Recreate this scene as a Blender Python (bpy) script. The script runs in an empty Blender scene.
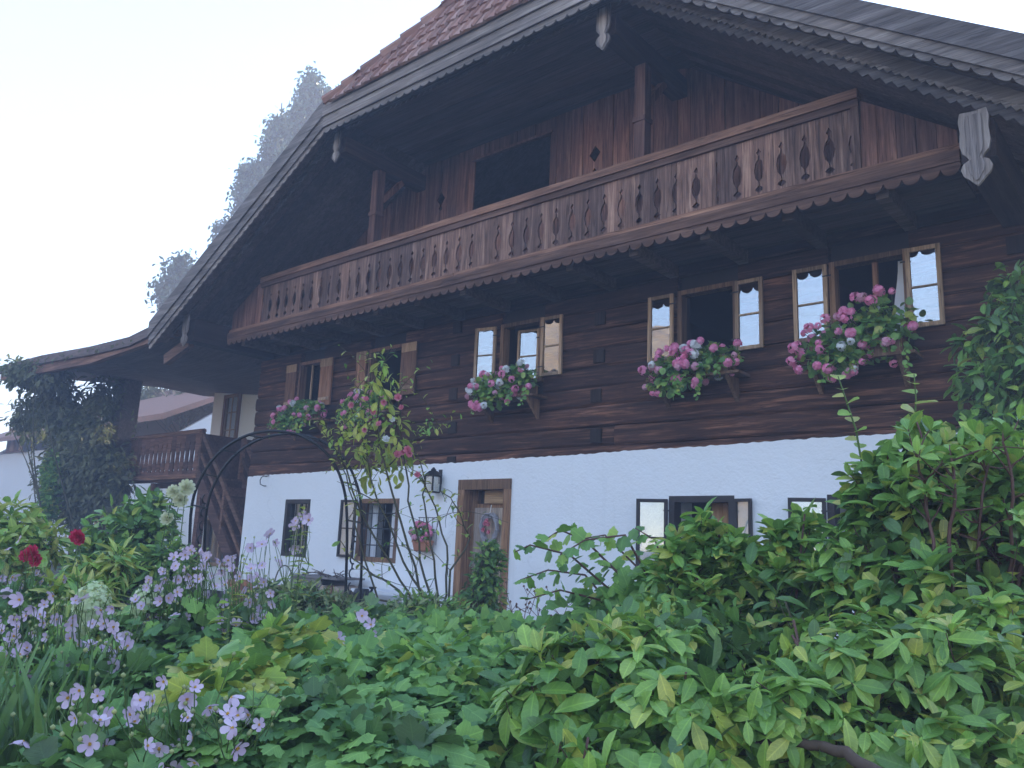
import bpy, math, random
import numpy as np
from mathutils import Vector, Matrix

random.seed(7)
rng = np.random.default_rng(7)
R = math.radians
S = bpy.context.scene
COL = S.collection

# ------------------------------------------------------------------ camera
M = np.array([[0.76059841, 0.09595967, 0.64209174],
              [0.64791923, -0.17483535, -0.74137256],
              [0.04111846, 0.97991037, -0.19515361]])
EYE = np.array([0.0, 0.0, 1.35])
FPX = 816.33
cam = bpy.data.cameras.new("camera")
cam.lens = FPX / 1024 * 36
cam.clip_start = 0.05
cam.clip_end = 2000
co = bpy.data.objects.new("camera", cam)
COL.objects.link(co)
mw = Matrix([list(M[i]) + [EYE[i]] for i in range(3)] + [[0, 0, 0, 1]])
co.matrix_world = mw
S.camera = co

# ------------------------------------------------------------------ light
SUN_DIR = Vector((0.0, 1.0, 0)).normalized()
SUN_EL = R(22)
world = bpy.data.worlds.new("World")
S.world = world
world.use_nodes = True
wn = world.node_tree.nodes
sky = wn.new("ShaderNodeTexSky")
sky.sky_type = 'NISHITA'
sky.sun_disc = False
sky.sun_elevation = SUN_EL
sky.sun_rotation = math.atan2(SUN_DIR.x, SUN_DIR.y)
sky.air_density = 1.0
sky.dust_density = 0.1
sky.ozone_density = 1.0
wn["Background"].inputs[1].default_value = 0.13
world.node_tree.links.new(sky.outputs[0], wn["Background"].inputs[0])
sun = bpy.data.lights.new("sun", 'SUN')
sun.energy = 2.4
sun.angle = R(0.5)
sun.color = (1.0, 0.86, 0.68)
so = bpy.data.objects.new("sun", sun)
COL.objects.link(so)
sd = Vector((SUN_DIR.x * math.cos(SUN_EL), SUN_DIR.y * math.cos(SUN_EL), math.sin(SUN_EL)))
so.rotation_euler = sd.to_track_quat('Z', 'Y').to_euler()
S.view_settings.view_transform = 'Standard'
S.view_settings.look = 'None'
S.view_settings.gamma = 1
S.view_settings.use_curve_mapping = False
S.view_settings.exposure = 2.64
S.cycles.use_denoising = True
S.cycles.max_bounces = 8
S.cycles.transparent_max_bounces = 24
S.cycles.volume_bounces = 0


def ray(px, py):
    return M @ np.array([px - 512, -(py - 384), -FPX])


FW = M @ np.array([0, 0, -1.0])


def at(px, py, d):
    r = ray(px, py)
    return EYE + r * d / np.dot(r, FW)


def onY(px, py, Y):
    r = ray(px, py)
    return EYE + r * Y / r[1]


# ------------------------------------------------------------------ materials
class NT:
    def __init__(self, name):
        self.m = bpy.data.materials.new(name)
        self.m.use_nodes = True
        self.t = self.m.node_tree
        self.b = self.t.nodes["Principled BSDF"]
        self.out = self.t.nodes["Material Output"]

    def n(self, typ, **kw):
        x = self.t.nodes.new(typ)
        for k, v in kw.items():
            setattr(x, k, v)
        return x

    def l(self, a, b):
        self.t.links.new(a, b)

    def coord(self, scale=(1, 1, 1), kind="Object", rnd=False):
        tc = self.n("ShaderNodeTexCoord")
        mp = self.n("ShaderNodeMapping")
        mp.inputs["Scale"].default_value = scale
        self.l(tc.outputs[kind], mp.inputs[0])
        if rnd:
            g = self.n("ShaderNodeNewGeometry")
            o = self.n("ShaderNodeObjectInfo")
            ad = self.n("ShaderNodeMath", operation='ADD')
            self.l(g.outputs["Random Per Island"], ad.inputs[0])
            self.l(o.outputs["Random"], ad.inputs[1])
            mu = self.n("ShaderNodeMath", operation='MULTIPLY')
            self.l(ad.outputs[0], mu.inputs[0])
            mu.inputs[1].default_value = 37.0
            cb = self.n("ShaderNodeCombineXYZ")
            for i in range(3):
                self.l(mu.outputs[0], cb.inputs[i])
            self.l(cb.outputs[0], mp.inputs["Location"])
        return mp.outputs[0]

    def noise(self, vec, scale, detail=5, rough=.6, dist=0):
        x = self.n("ShaderNodeTexNoise")
        x.inputs["Scale"].default_value = scale
        x.inputs["Detail"].default_value = detail
        x.inputs["Roughness"].default_value = rough
        x.inputs["Distortion"].default_value = dist
        if vec is not None:
            self.l(vec, x.inputs["Vector"])
        return x.outputs["Fac"]

    def ramp(self, fac, stops):
        x = self.n("ShaderNodeValToRGB")
        e = x.color_ramp.elements
        while len(e) < len(stops):
            e.new(0.5)
        for i, (p, c) in enumerate(stops):
            e[i].position = p
            e[i].color = (*c, 1)
        self.l(fac, x.inputs[0])
        return x.outputs[0]

    def mix(self, fac, a, b, mode='MIX'):
        x = self.n("ShaderNodeMix", data_type='RGBA', blend_type=mode)
        if hasattr(fac, "links"):
            self.l(fac, x.inputs[0])
        else:
            x.inputs[0].default_value = fac
        for s, i in ((a, 6), (b, 7)):
            if hasattr(s, "links"):
                self.l(s, x.inputs[i])
            else:
                x.inputs[i].default_value = (*s, 1)
        return x.outputs[2]

    def bump(self, h, strength=.4, dist=.01):
        x = self.n("ShaderNodeBump")
        x.inputs["Strength"].default_value = strength
        x.inputs["Distance"].default_value = dist
        self.l(h, x.inputs["Height"])
        self.l(x.outputs[0], self.b.inputs["Normal"])

    def col(self, c):
        if hasattr(c, "links"):
            self.l(c, self.b.inputs["Base Color"])
        else:
            self.b.inputs["Base Color"].default_value = (*c, 1)

    def set(self, rough=.7, spec=.3, metal=0):
        self.b.inputs["Roughness"].default_value = rough
        self.b.inputs["Specular IOR Level"].default_value = spec
        self.b.inputs["Metallic"].default_value = metal
        return self.m


def plain(name, c, rough=.7, spec=.3, metal=0, var=.25, scale=6):
    t = NT(name)
    f = t.noise(t.coord(), scale, 6)
    t.col(t.mix(f, tuple(x * (1 - var) for x in c), tuple(min(1, x * (1 + var)) for x in c)))
    t.bump(f, .2)
    return t.set(rough, spec, metal)


def wood(name, dark, mid, light, axis, grain=1.0, weather=.5):
    """weathered boards: grain runs along `axis`, each board has its own tone"""
    t = NT(name)
    s = [9, 9, 9]
    s[axis] = .55
    v = t.coord(s, rnd=True)
    g1 = t.noise(v, 1.6 * grain, 8, .65, .6)
    s2 = [40, 40, 40]
    s2[axis] = 1.2
    g2 = t.noise(t.coord(s2, rnd=True), 1.5, 4, .6)
    big = t.noise(t.coord((.7, .7, .9)), .9, 5, .65)
    c = t.ramp(g1, [(.28, dark), (.52, mid), (.78, light)])
    gi = t.n("ShaderNodeNewGeometry")
    oi = t.n("ShaderNodeObjectInfo")
    ad = t.n("ShaderNodeMath", operation='ADD')
    t.l(gi.outputs["Random Per Island"], ad.inputs[0])
    t.l(oi.outputs["Random"], ad.inputs[1])
    fr = t.n("ShaderNodeMath", operation='FRACT')
    t.l(ad.outputs[0], fr.inputs[0])
    tone = t.ramp(fr.outputs[0], [(0, (.55, .55, .58)), (.5, (.95, .93, .9)), (1, (1.35, 1.28, 1.2))])
    c = t.mix(1, c, tone, 'MULTIPLY')
    wt = t.ramp(big, [(.35, (.6, .6, .62)), (.7, (1.25, 1.2, 1.15))])
    c = t.mix(weather, c, t.mix(1, c, wt, 'MULTIPLY'))
    c = t.mix(.35, c, t.mix(1, c, t.ramp(g2, [(.3, (.35, .35, .35)), (.6, (1.3, 1.3, 1.3))]), 'MULTIPLY'))
    s3 = [26, 26, 26]
    s3[axis] = .45
    ck = t.noise(t.coord(s3, rnd=True), 1.0, 3, .5, .3)
    crack = t.ramp(ck, [(.485, (0, 0, 0)), (.5, (1, 1, 1)), (.515, (0, 0, 0))])
    c = t.mix(t.mix(.75, (0, 0, 0), crack), c, tuple(q * .35 for q in dark))
    vo = t.n("ShaderNodeTexVoronoi")
    s4 = [4.5, 4.5, 4.5]
    s4[axis] = 1.6
    t.l(t.coord(s4, rnd=True), vo.inputs["Vector"])
    vo.inputs["Scale"].default_value = 1.0
    knot = t.ramp(vo.outputs["Distance"], [(.03, (1, 1, 1)), (.11, (0, 0, 0))])
    c = t.mix(t.mix(.6, (0, 0, 0), knot), c, tuple(q * .8 for q in dark))
    t.col(c)
    t.bump(t.mix(crack, t.mix(.5, g1, g2), (0, 0, 0)), .6, .012)
    return t.set(.78, .25)


def leaf_mat(name, cols, transl=.3, rough=.38, spec=.5, gain=2.35):
    t = NT(name)
    cols = [(min(.45, c[0] * gain * 1.22), min(.45, c[1] * gain * 1.06), c[2] * gain * .80) for c in cols]
    g = t.n("ShaderNodeNewGeometry")
    n = len(cols)
    c = t.ramp(g.outputs["Random Per Island"], [(i / (n - 1), x) for i, x in enumerate(cols)])
    f = t.noise(t.coord(), 16, 4)
    c = t.mix(.6, c, t.mix(1, c, t.ramp(f, [(.3, (.62, .70, .75)), (.7, (1.35, 1.25, 1.1))]), 'MULTIPLY'))
    # midrib and side veins follow the leaf's own coordinates
    uvn = t.n("ShaderNodeTexCoord")
    sp = t.n("ShaderNodeSeparateXYZ")
    t.l(uvn.outputs["UV"], sp.inputs[0])
    ab = t.n("ShaderNodeMath", operation='ABSOLUTE')
    t.l(sp.outputs[0], ab.inputs[0])
    rib = t.ramp(ab.outputs[0], [(.008, (1, 1, 1)), (.028, (0, 0, 0))])
    m1 = t.n("ShaderNodeMath", operation='MULTIPLY_ADD')
    t.l(ab.outputs[0], m1.inputs[0])
    m1.inputs[1].default_value = -.75
    t.l(sp.outputs[1], m1.inputs[2])
    m2 = t.n("ShaderNodeMath", operation='MULTIPLY')
    t.l(m1.outputs[0], m2.inputs[0])
    m2.inputs[1].default_value = 50
    m3 = t.n("ShaderNodeMath", operation='SINE')
    t.l(m2.outputs[0], m3.inputs[0])
    vein = t.ramp(m3.outputs[0], [(.62, (0, 0, 0)), (1, (1, 1, 1))])
    allv = t.mix(1, t.mix(.35, (0, 0, 0), vein), rib, 'LIGHTEN')
    c = t.mix(t.mix(.45, (0, 0, 0), allv), c, t.mix(1, c, (1.9, 1.75, 1.6), 'MULTIPLY'))
    # underside is paler
    c = t.mix(g.outputs["Backfacing"], c, t.mix(.25, c, (.20, .25, .17)))
    t.col(c)
    t.bump(t.mix(.5, vein, f), .35, .004)
    t.set(rough, spec)
    tr = t.n("ShaderNodeBsdfTranslucent")
    t.l(t.mix(1, c, (1.3, 1.4, .7), 'MULTIPLY'), tr.inputs[0])
    mx = t.n("ShaderNodeMixShader")
    mx.inputs[0].default_value = transl
    t.l(t.b.outputs[0], mx.inputs[1])
    t.l(tr.outputs[0], mx.inputs[2])
    t.l(mx.outputs[0], t.out.inputs[0])
    return t.m


def glass_mat(name, refl=.5):
    t = NT(name)
    gl = t.n("ShaderNodeBsdfGlossy")
    gl.inputs["Roughness"].default_value = .015
    gl.inputs["Color"].default_value = (.93, .96, 1, 1)
    tp = t.n("ShaderNodeBsdfTransparent")
    tp.inputs[0].default_value = (.75, .8, .8, 1)
    f = t.noise(t.coord((1, 1, 1)), 2.5, 2)
    bp = t.n("ShaderNodeBump")
    bp.inputs["Strength"].default_value = .05
    bp.inputs["Distance"].default_value = .03
    t.l(f, bp.inputs["Height"])
    t.l(bp.outputs[0], gl.inputs["Normal"])
    mx = t.n("ShaderNodeMixShader")
    mx.inputs[0].default_value = refl
    t.l(tp.outputs[0], mx.inputs[1])
    t.l(gl.outputs[0], mx.inputs[2])
    t.l(mx.outputs[0], t.out.inputs[0])
    return t.m


MT = {}
MT['log'] = wood("dark log timber", (.016, .007, .005), (.080, .034, .021), (.40, .19, .115), 0, 1.3, .9)
MT['board_v'] = wood("brown upright boards", (.07, .032, .024), (.265, .125, .09), (.50, .29, .21), 2, 1.3, .85)
MT['baluster'] = wood("weathered baluster boards", (.055, .031, .026), (.255, .142, .105), (.62, .41, .31), 2, 1.4, .9)
MT['beam'] = wood("weathered beam along x", (.07, .033, .023), (.25, .128, .083), (.48, .28, .19), 0, 1.2, .6)
MT['beam_y'] = wood("dark beam along y", (.030, .020, .017), (.075, .045, .036), (.14, .09, .07), 1, 1, .5)
MT['grey_x'] = wood("grey verge boards", (.10, .085, .078), (.23, .195, .18), (.44, .40, .375), 0, .9, .8)
MT['soffit'] = wood("glare lifted soffit boards", (.08, .06, .057), (.17, .125, .115), (.28, .21, .19), 0, 1, .5)  # base colour raised to carry the lens glare under the eaves
MT['pale'] = wood("silvery carved wood", (.14, .11, .095), (.30, .25, .225), (.46, .40, .37), 2, 1.5, .3)
MT['frame'] = wood("window frame wood", (.08, .04, .022), (.26, .145, .08), (.42, .26, .16), 2, 2, .3)
MT['casement'] = wood("pale casement wood", (.22, .14, .08), (.44, .29, .18), (.58, .42, .28), 2, 2, .3)
MT['shutter'] = wood("reddish shutter wood", (.12, .052, .028), (.29, .145, .085), (.45, .26, .16), 2, 2, .3)
MT['door'] = wood("grey brown door boards", (.36, .27, .20), (.52, .41, .32), (.62, .51, .42), 2, 2, .3)
MT['transom'] = wood("honey coloured panel", (.34, .20, .10), (.50, .31, .16), (.62, .41, .23), 0, 1, .2)
MT['darkframe'] = plain("dark painted frame", (.035, .028, .026), .6)
MT['stair'] = wood("dark stair wood", (.06, .03, .024), (.19, .095, .07), (.33, .19, .145), 0, 1, .5)
MT['log_end'] = wood("dark log ends", (.012, .007, .006), (.03, .018, .014), (.06, .04, .03), 2, 2, .3)
MT['iron'] = plain("black iron", (.022, .023, .026), .45, .5, .4)
MT['glass'] = glass_mat("window pane glass", .32)
MT['glass_dim'] = glass_mat("indoor window glass", .18)
MT['glass_bright'] = glass_mat("sky reflecting glass", .65)
MT['room'] = plain("dark room", (.05, .042, .038), .9, .1)
MT['curtain'] = plain("white curtain", (.75, .75, .78), .9, .1, 0, .05)
MT['orange_curtain'] = plain("tan curtain", (.42, .24, .12), .9, .1, 0, .2)
MT['terracotta'] = plain("terracotta", (.40, .17, .10), .8, .2)
MT['soil'] = plain("soil", (.05, .035, .025), .95, .1, 0, .4)
MT['bark'] = plain("bark", (.09, .065, .05), .85, .2, 0, .4, 25)
MT['twig'] = plain("green brown twig", (.085, .075, .04), .7, .3, 0, .3, 20)
MT['greenstem'] = plain("green stem", (.10, .16, .05), .6, .3, 0, .2, 20)
MT['redstem'] = plain("reddish stem", (.12, .06, .05), .6, .3, 0, .2, 20)
MT['brass'] = plain("dark metal", (.05, .045, .04), .4, .5, .6)


def plaster(name, c):
    t = NT(name)
    v = t.coord()
    big = t.noise(v, .8, 6, .6)
    fine = t.noise(v, 22, 6, .65)
    stn = t.noise(t.coord((1.6, 1.6, .28)), 1.6, 6, .7)
    cc = t.mix(big, tuple(x * .90 for x in c), c)
    cc = t.mix(t.ramp(stn, [(.60, (0, 0, 0)), (.85, (.35, .35, .35))]), cc, tuple(x * .72 for x in c))
    dist = t.n("ShaderNodeTexVoronoi", feature='DISTANCE_TO_EDGE')
    wob = t.n("ShaderNodeVectorMath", operation='ADD')
    nz = t.n("ShaderNodeTexNoise")
    nz.inputs["Scale"].default_value = 2.2
    nz.inputs["Detail"].default_value = 4
    t.l(v, nz.inputs["Vector"])
    t.l(v, wob.inputs[0])
    t.l(nz.outputs["Color"], wob.inputs[1])
    t.l(wob.outputs[0], dist.inputs["Vector"])
    dist.inputs["Scale"].default_value = .55
    ck = t.ramp(dist.outputs["Distance"], [(.001, (1, 1, 1)), (.006, (0, 0, 0))])
    msk = t.ramp(t.noise(v, .9, 3), [(.5, (0, 0, 0)), (.62, (1, 1, 1))])
    cc = t.mix(t.mix(1, t.mix(.35, (0, 0, 0), ck), msk, 'MULTIPLY'), cc, tuple(x * .45 for x in c))
    drip = t.noise(t.coord((5, 5, .22)), 1.4, 5, .7)
    cc = t.mix(t.ramp(drip, [(.57, (0, 0, 0)), (.8, (.22, .22, .22))]), cc, tuple(x * .62 for x in c))
    t.col(cc)
    md = t.noise(v, 3.2, 5, .6)
    t.bump(t.mix(.6, fine, md), .75, .035)
    return t.set(.9, .15)


MT['plaster'] = plaster("white lime plaster", (.87, .87, .88))
MT['plaster_w'] = plaster("cream plaster", (.88, .88, .83))


def tile_mat():
    t = NT("red clay tiles")
    g = t.n("ShaderNodeNewGeometry")
    f = t.noise(t.coord(), 7, 6)
    c = t.ramp(g.outputs["Random Per Island"], [(0, (.24, .12, .09)), (.5, (.34, .175, .13)), (1, (.42, .25, .20))])
    c = t.mix(t.ramp(f, [(.45, (0, 0, 0)), (.75, (.6, .6, .6))]), c, (.17, .14, .12))
    t.col(c)
    t.bump(f, .3)
    return t.set(.85, .2)


MT['tile'] = tile_mat()
MT['tile_far'] = MT['tile']

MT['leaf_oval'] = leaf_mat("oval leaf green", [(.035, .085, .026), (.05, .115, .032), (.065, .14, .04), (.085, .165, .045), (.10, .18, .05), (.19, .20, .05)], .28)
MT['leaf_mid'] = leaf_mat("mid green leaf", [(.028, .075, .028), (.04, .10, .033), (.055, .125, .037), (.07, .15, .042), (.10, .18, .05), (.16, .18, .05)], .3)
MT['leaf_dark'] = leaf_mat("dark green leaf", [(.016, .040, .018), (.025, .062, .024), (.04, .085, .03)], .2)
MT['leaf_blue'] = leaf_mat("bluish raspberry leaf", [(.035, .085, .045), (.05, .115, .055), (.07, .145, .06), (.085, .17, .055)], .3, .6, .2)
MT['leaf_lime'] = leaf_mat("yellow green leaf", [(.10, .20, .035), (.15, .26, .045), (.21, .30, .06)], .35)
MT['leaf_young'] = leaf_mat("young light leaf", [(.085, .17, .045), (.12, .215, .06), (.16, .245, .075), (.20, .19, .08)], .35)
MT['leaf_grey'] = leaf_mat("greyish herb leaf", [(.06, .085, .06), (.085, .115, .075), (.11, .14, .085)], .2, .7, .15)
MT['leaf_birch'] = leaf_mat("birch leaf", [(.022, .052, .018), (.035, .078, .022), (.075, .09, .02)], .08, gain=.9)
MT['leaf_vine'] = leaf_mat("creeper leaf", [(.06, .072, .062), (.085, .10, .078), (.11, .13, .09)], .25, .7, .2, 1.5)


def petal(name, a, b, transl=.3):
    t = NT(name)
    g = t.n("ShaderNodeNewGeometry")
    c = t.ramp(g.outputs["Random Per Island"], [(0, a), (1, b)])
    t.col(c)
    t.set(.6, .2)
    tr = t.n("ShaderNodeBsdfTranslucent")
    t.l(c, tr.inputs[0])
    mx = t.n("ShaderNodeMixShader")
    mx.inputs[0].default_value = transl
    t.l(t.b.outputs[0], mx.inputs[1])
    t.l(tr.outputs[0], mx.inputs[2])
    t.l(mx.outputs[0], t.out.inputs[0])
    return t.m


MT['p_pink'] = petal("geranium pink petal", (.90, .26, .47), (.92, .46, .63))
MT['p_palepink'] = petal("pale pink petal", (.74, .33, .44), (.82, .52, .60))
MT['p_white'] = petal("white petal", (.78, .78, .78), (.84, .84, .82))
MT['p_lilac'] = petal("lilac pink petal", (.56, .40, .57), (.72, .58, .70))
MT['p_yellow'] = petal("yellow stamens", (.70, .42, .05), (.75, .52, .12))
MT['p_red'] = petal("dark red petal", (.50, .02, .07), (.62, .05, .13))
MT['p_rose'] = petal("rose pink petal", (.70, .20, .30), (.80, .38, .44))
MT['p_lime'] = petal("greenish white panicle", (.50, .60, .30), (.66, .72, .46))
MT['p_cream'] = petal("cream dahlia petal", (.70, .70, .42), (.78, .78, .58))


# ------------------------------------------------------------------ mesh builder
class MB:
    def __init__(self):
        self.v = []
        self.f = []
        self.mi = []
        self.arr = []   # (verts, faces ndarray, mat index)
        self.cur = 0

    def add(self, vs, fs):
        o = len(self.v)
        self.v.extend([tuple(map(float, p)) for p in vs])
        for q in fs:
            self.f.append(tuple(o + i for i in q))
            self.mi.append(self.cur)

    def box(self, x0, x1, y0, y1, z0, z1):
        self.add([(x0, y0, z0), (x1, y0, z0), (x1, y1, z0), (x0, y1, z0), (x0, y0, z1), (x1, y0, z1), (x1, y1, z1), (x0, y1, z1)],
                 [(0, 3, 2, 1), (4, 5, 6, 7), (0, 1, 5, 4), (1, 2, 6, 5), (2, 3, 7, 6), (3, 0, 4, 7)])

    def hexa(self, p):
        self.add(p, [(0, 3, 2, 1), (4, 5, 6, 7), (0, 1, 5, 4), (1, 2, 6, 5), (2, 3, 7, 6), (3, 0, 4, 7)])

    def bar(self, a, b, w, h, up=(0, 0, 1)):
        a, b = Vector(a), Vector(b)
        d = (b - a).normalized()
        s = d.cross(Vector(up))
        if s.length < 1e-5:
            s = d.cross(Vector((0, 1, 0)))
        s.normalize()
        u = s.cross(d).normalized()
        s, u = s * w / 2, u * h / 2
        self.hexa([a - s - u, a + s - u, b + s - u, b - s - u, a - s + u, a + s + u, b + s + u, b - s + u])

    def tube(self, pts, r, n=6, r2=None, cap=True):
        pts = [Vector(p) for p in pts]
        m = len(pts)
        vs, fs = [], []
        pu = None
        for i, p in enumerate(pts):
            d = (pts[min(i + 1, m - 1)] - pts[max(i - 1, 0)])
            if d.length < 1e-7:
                d = Vector((0, 0, 1))
            d.normalize()
            if pu is None:
                pu = d.orthogonal().normalized()
            u = (pu - d * pu.dot(d))
            u = u.normalized() if u.length > 1e-6 else d.orthogonal().normalized()
            pu = u
            w = d.cross(u)
            rr = r if r2 is None else r + (r2 - r) * i / max(1, m - 1)
            for k in range(n):
                a = 2 * math.pi * k / n
                vs.append(p + u * (math.cos(a) * rr) + w * (math.sin(a) * rr))
        for i in range(m - 1):
            for k in range(n):
                fs.append((i * n + k, i * n + (k + 1) % n, (i + 1) * n + (k + 1) % n, (i + 1) * n + k))
        if cap:
            fs.append(tuple(range(n))[::-1])
            fs.append(tuple((m - 1) * n + k for k in range(n)))
        self.add(vs, fs)

    def prism(self, poly, dirv):
        """polygon (list of 3D pts) extruded along dirv"""
        n = len(poly)
        d = Vector(dirv)
        a = [Vector(p) for p in poly]
        b = [p + d for p in a]
        fs = [tuple(range(n)), tuple(range(2 * n - 1, n - 1, -1))]
        for i in range(n):
            j = (i + 1) % n
            fs.append((i, n + i, n + j, j))
        self.add(a + b, fs)

    def lathe(self, prof, c, n=12, squash=1):
        vs, fs = [], []
        for r_, z in prof:
            for k in range(n):
                a = 2 * math.pi * k / n
                vs.append((c[0] + math.cos(a) * r_, c[1] + math.sin(a) * r_ * squash, c[2] + z))
        m = len(prof)
        for i in range(m - 1):
            for k in range(n):
                fs.append((i * n + k, i * n + (k + 1) % n, (i + 1) * n + (k + 1) % n, (i + 1) * n + k))
        fs.append(tuple(range(n))[::-1])
        fs.append(tuple((m - 1) * n + k for k in range(n)))
        self.add(vs, fs)

    def strip(self, top, bot, thick):
        """ribbon between two equally long polylines, given thickness vector"""
        t = Vector(thick)
        n = len(top)
        a = [Vector(p) for p in top]
        b = [Vector(p) for p in bot]
        vs = a + b + [p + t for p in a] + [p + t for p in b]
        fs = []
        for i in range(n - 1):
            fs.append((i, n + i, n + i + 1, i + 1))
            fs.append((2 * n + i, 2 * n + i + 1, 3 * n + i + 1, 3 * n + i))
            fs.append((i, i + 1, 2 * n + i + 1, 2 * n + i))
            fs.append((n + i, 3 * n + i, 3 * n + i + 1, n + i + 1))
        fs.append((0, 2 * n, 3 * n, n))
        fs.append((n - 1, 2 * n - 1, 4 * n - 1, 3 * n - 1))
        self.add(vs, fs)

    def inst(self, tv, tf, pos, dirs, nrm, size, mi=None):
        """many copies of a small template (tv n*3: x side, y along, z up)"""
        pos = np.asarray(pos, float)
        if len(pos) == 0:
            return
        d = np.asarray(dirs, float)
        d = d / np.linalg.norm(d, axis=1, keepdims=True).clip(1e-6)
        n = np.asarray(nrm, float)
        n = n - d * (n * d).sum(1, keepdims=True)
        ln = np.linalg.norm(n, axis=1, keepdims=True)
        bad = ln[:, 0] < 1e-3
        if bad.any():
            n[bad] = np.cross(d[bad], np.array([.3, .5, .8]))
            ln = np.linalg.norm(n, axis=1, keepdims=True)
        n = n / ln.clip(1e-6)
        s = np.cross(d, n)
        sz = np.asarray(size, float).reshape(-1, 1, 1)
        tv = np.asarray(tv, float)
        P = pos[:, None, :] + sz * (tv[None, :, 0:1] * s[:, None, :] + tv[None, :, 1:2] * d[:, None, :] + tv[None, :, 2:3] * n[:, None, :])
        self.arr.append((P.reshape(-1, 3), len(tv), len(pos), tf, self.cur if mi is None else mi, tv[:, :2]))

    def build(self, name, mats, parent=None, org=None, smooth=False, loc=None):
        if org is None:
            org = WORLD_ORG.get(parent.name, np.zeros(3)) if parent is not None else np.zeros(3)
        org = np.asarray(org, float)
        vs = [np.array(self.v, float).reshape(-1, 3)]
        tot = len(self.v)
        loops = [i for f in self.f for i in f]
        sizes = [len(f) for f in self.f]
        LI = [np.array(loops, np.int32)]
        SZ = [np.array(sizes, np.int32)]
        MI = [np.array(self.mi, np.int32)]
        for (P, nv, cnt, tf, mi, tuv) in self.arr:
            base = tot + np.arange(cnt)[:, None] * nv
            flat = np.array([i for f in tf for i in f])
            LI.append((base + flat[None, :]).reshape(-1).astype(np.int32))
            SZ.append(np.tile(np.array([len(f) for f in tf], np.int32), cnt))
            MI.append(np.full(cnt * len(tf), mi, np.int32))
            vs.append(P)
            tot += cnt * nv
        V = np.concatenate(vs) - org
        LI = np.concatenate(LI)
        SZ = np.concatenate(SZ)
        MI = np.concatenate(MI)
        me = bpy.data.meshes.new(name)
        me.vertices.add(len(V))
        me.vertices.foreach_set("co", V.astype(np.float32).ravel())
        me.loops.add(len(LI))
        me.loops.foreach_set("vertex_index", LI)
        me.polygons.add(len(SZ))
        st = np.concatenate([[0], np.cumsum(SZ)[:-1]]).astype(np.int32)
        me.polygons.foreach_set("loop_start", st)
        me.polygons.foreach_set("loop_total", SZ)
        me.polygons.foreach_set("material_index", MI)
        me.polygons.foreach_set("use_smooth", np.full(len(SZ), bool(smooth or self.arr)))
        if self.arr:
            uv = np.zeros((len(LI), 2), np.float32)
            k = len(loops)
            for (P, nv, cnt, tf, mi, tuv) in self.arr:
                flat = [i for f in tf for i in f]
                uv[k:k + len(flat) * cnt] = np.tile(tuv[flat], (cnt, 1))
                k += len(flat) * cnt
            me.uv_layers.new(name="leaf").data.foreach_set("uv", uv.ravel())
        me.update(calc_edges=True)
        me.validate()
        if not isinstance(mats, (list, tuple)):
            mats = [mats]
        for m in mats:
            me.materials.append(m)
        o = bpy.data.objects.new(name, me)
        COL.objects.link(o)
        if parent is not None:
            o.parent = parent
            po = WORLD_ORG.get(parent.name, np.zeros(3))
            o.location = Vector(org - po)
        else:
            o.location = Vector(org)
        WORLD_ORG[o.name] = org
        return o


WORLD_ORG = {}


def tag(o, label=None, cat=None, group=None, kind=None):
    if label:
        o["label"] = label
    if cat:
        o["category"] = cat
    if group:
        o["group"] = group
    if kind:
        o["kind"] = kind
    return o


def thing(name, loc, label, cat, group=None):
    o = bpy.data.objects.new(name, None)
    o.empty_display_size = .2
    COL.objects.link(o)
    o.location = Vector([float(x) for x in loc])
    WORLD_ORG[o.name] = np.array([float(x) for x in loc])
    return tag(o, label, cat, group)


def copy_part(src, parent, loc, rot=(0, 0, 0), sc=1.0):
    c = src.copy()
    COL.objects.link(c)
    c.parent = parent
    po = WORLD_ORG.get(parent.name, np.zeros(3))
    c.location = Vector(np.asarray(loc, float) - po)
    c.rotation_euler = rot
    c.scale = (sc, sc, sc)
    return c


# ------------------------------------------------------------------ terrain
def ground():
    m = MB()
    n = 60
    ext = 170
    xs = np.sign(np.linspace(-1, 1, n)) * np.abs(np.linspace(-1, 1, n)) ** 1.8 * ext
    for j in range(n):
        for i in range(n):
            x, y = xs[i] - 6, xs[j] + 6
            m.v.append((x, y, 0.03 * math.sin(x * .9) * math.cos(y * .7)))
    for j in range(n - 1):
        for i in range(n - 1):
            m.f.append((j * n + i, j * n + i + 1, (j + 1) * n + i + 1, (j + 1) * n + i))
            m.mi.append(0)
    t = NT("garden earth and grass")
    v = t.coord()
    a = t.noise(v, .6, 6)
    b = t.noise(v, 14, 6, .7)
    c = t.mix(t.ramp(a, [(.42, (0, 0, 0)), (.58, (1, 1, 1))]), (.05, .038, .026), (.045, .075, .025))
    c = t.mix(.5, c, t.mix(1, c, t.ramp(b, [(.3, (.5, .5, .5)), (.7, (1.4, 1.4, 1.3))]), 'MULTIPLY'))
    t.col(c)
    t.bump(b, .8, .04)
    t.set(.95, .1)
    o = m.build("ground", t.m, smooth=True)
    tag(o, "dark garden earth and short grass under the flower beds", "ground", kind="structure")


ground()


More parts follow.
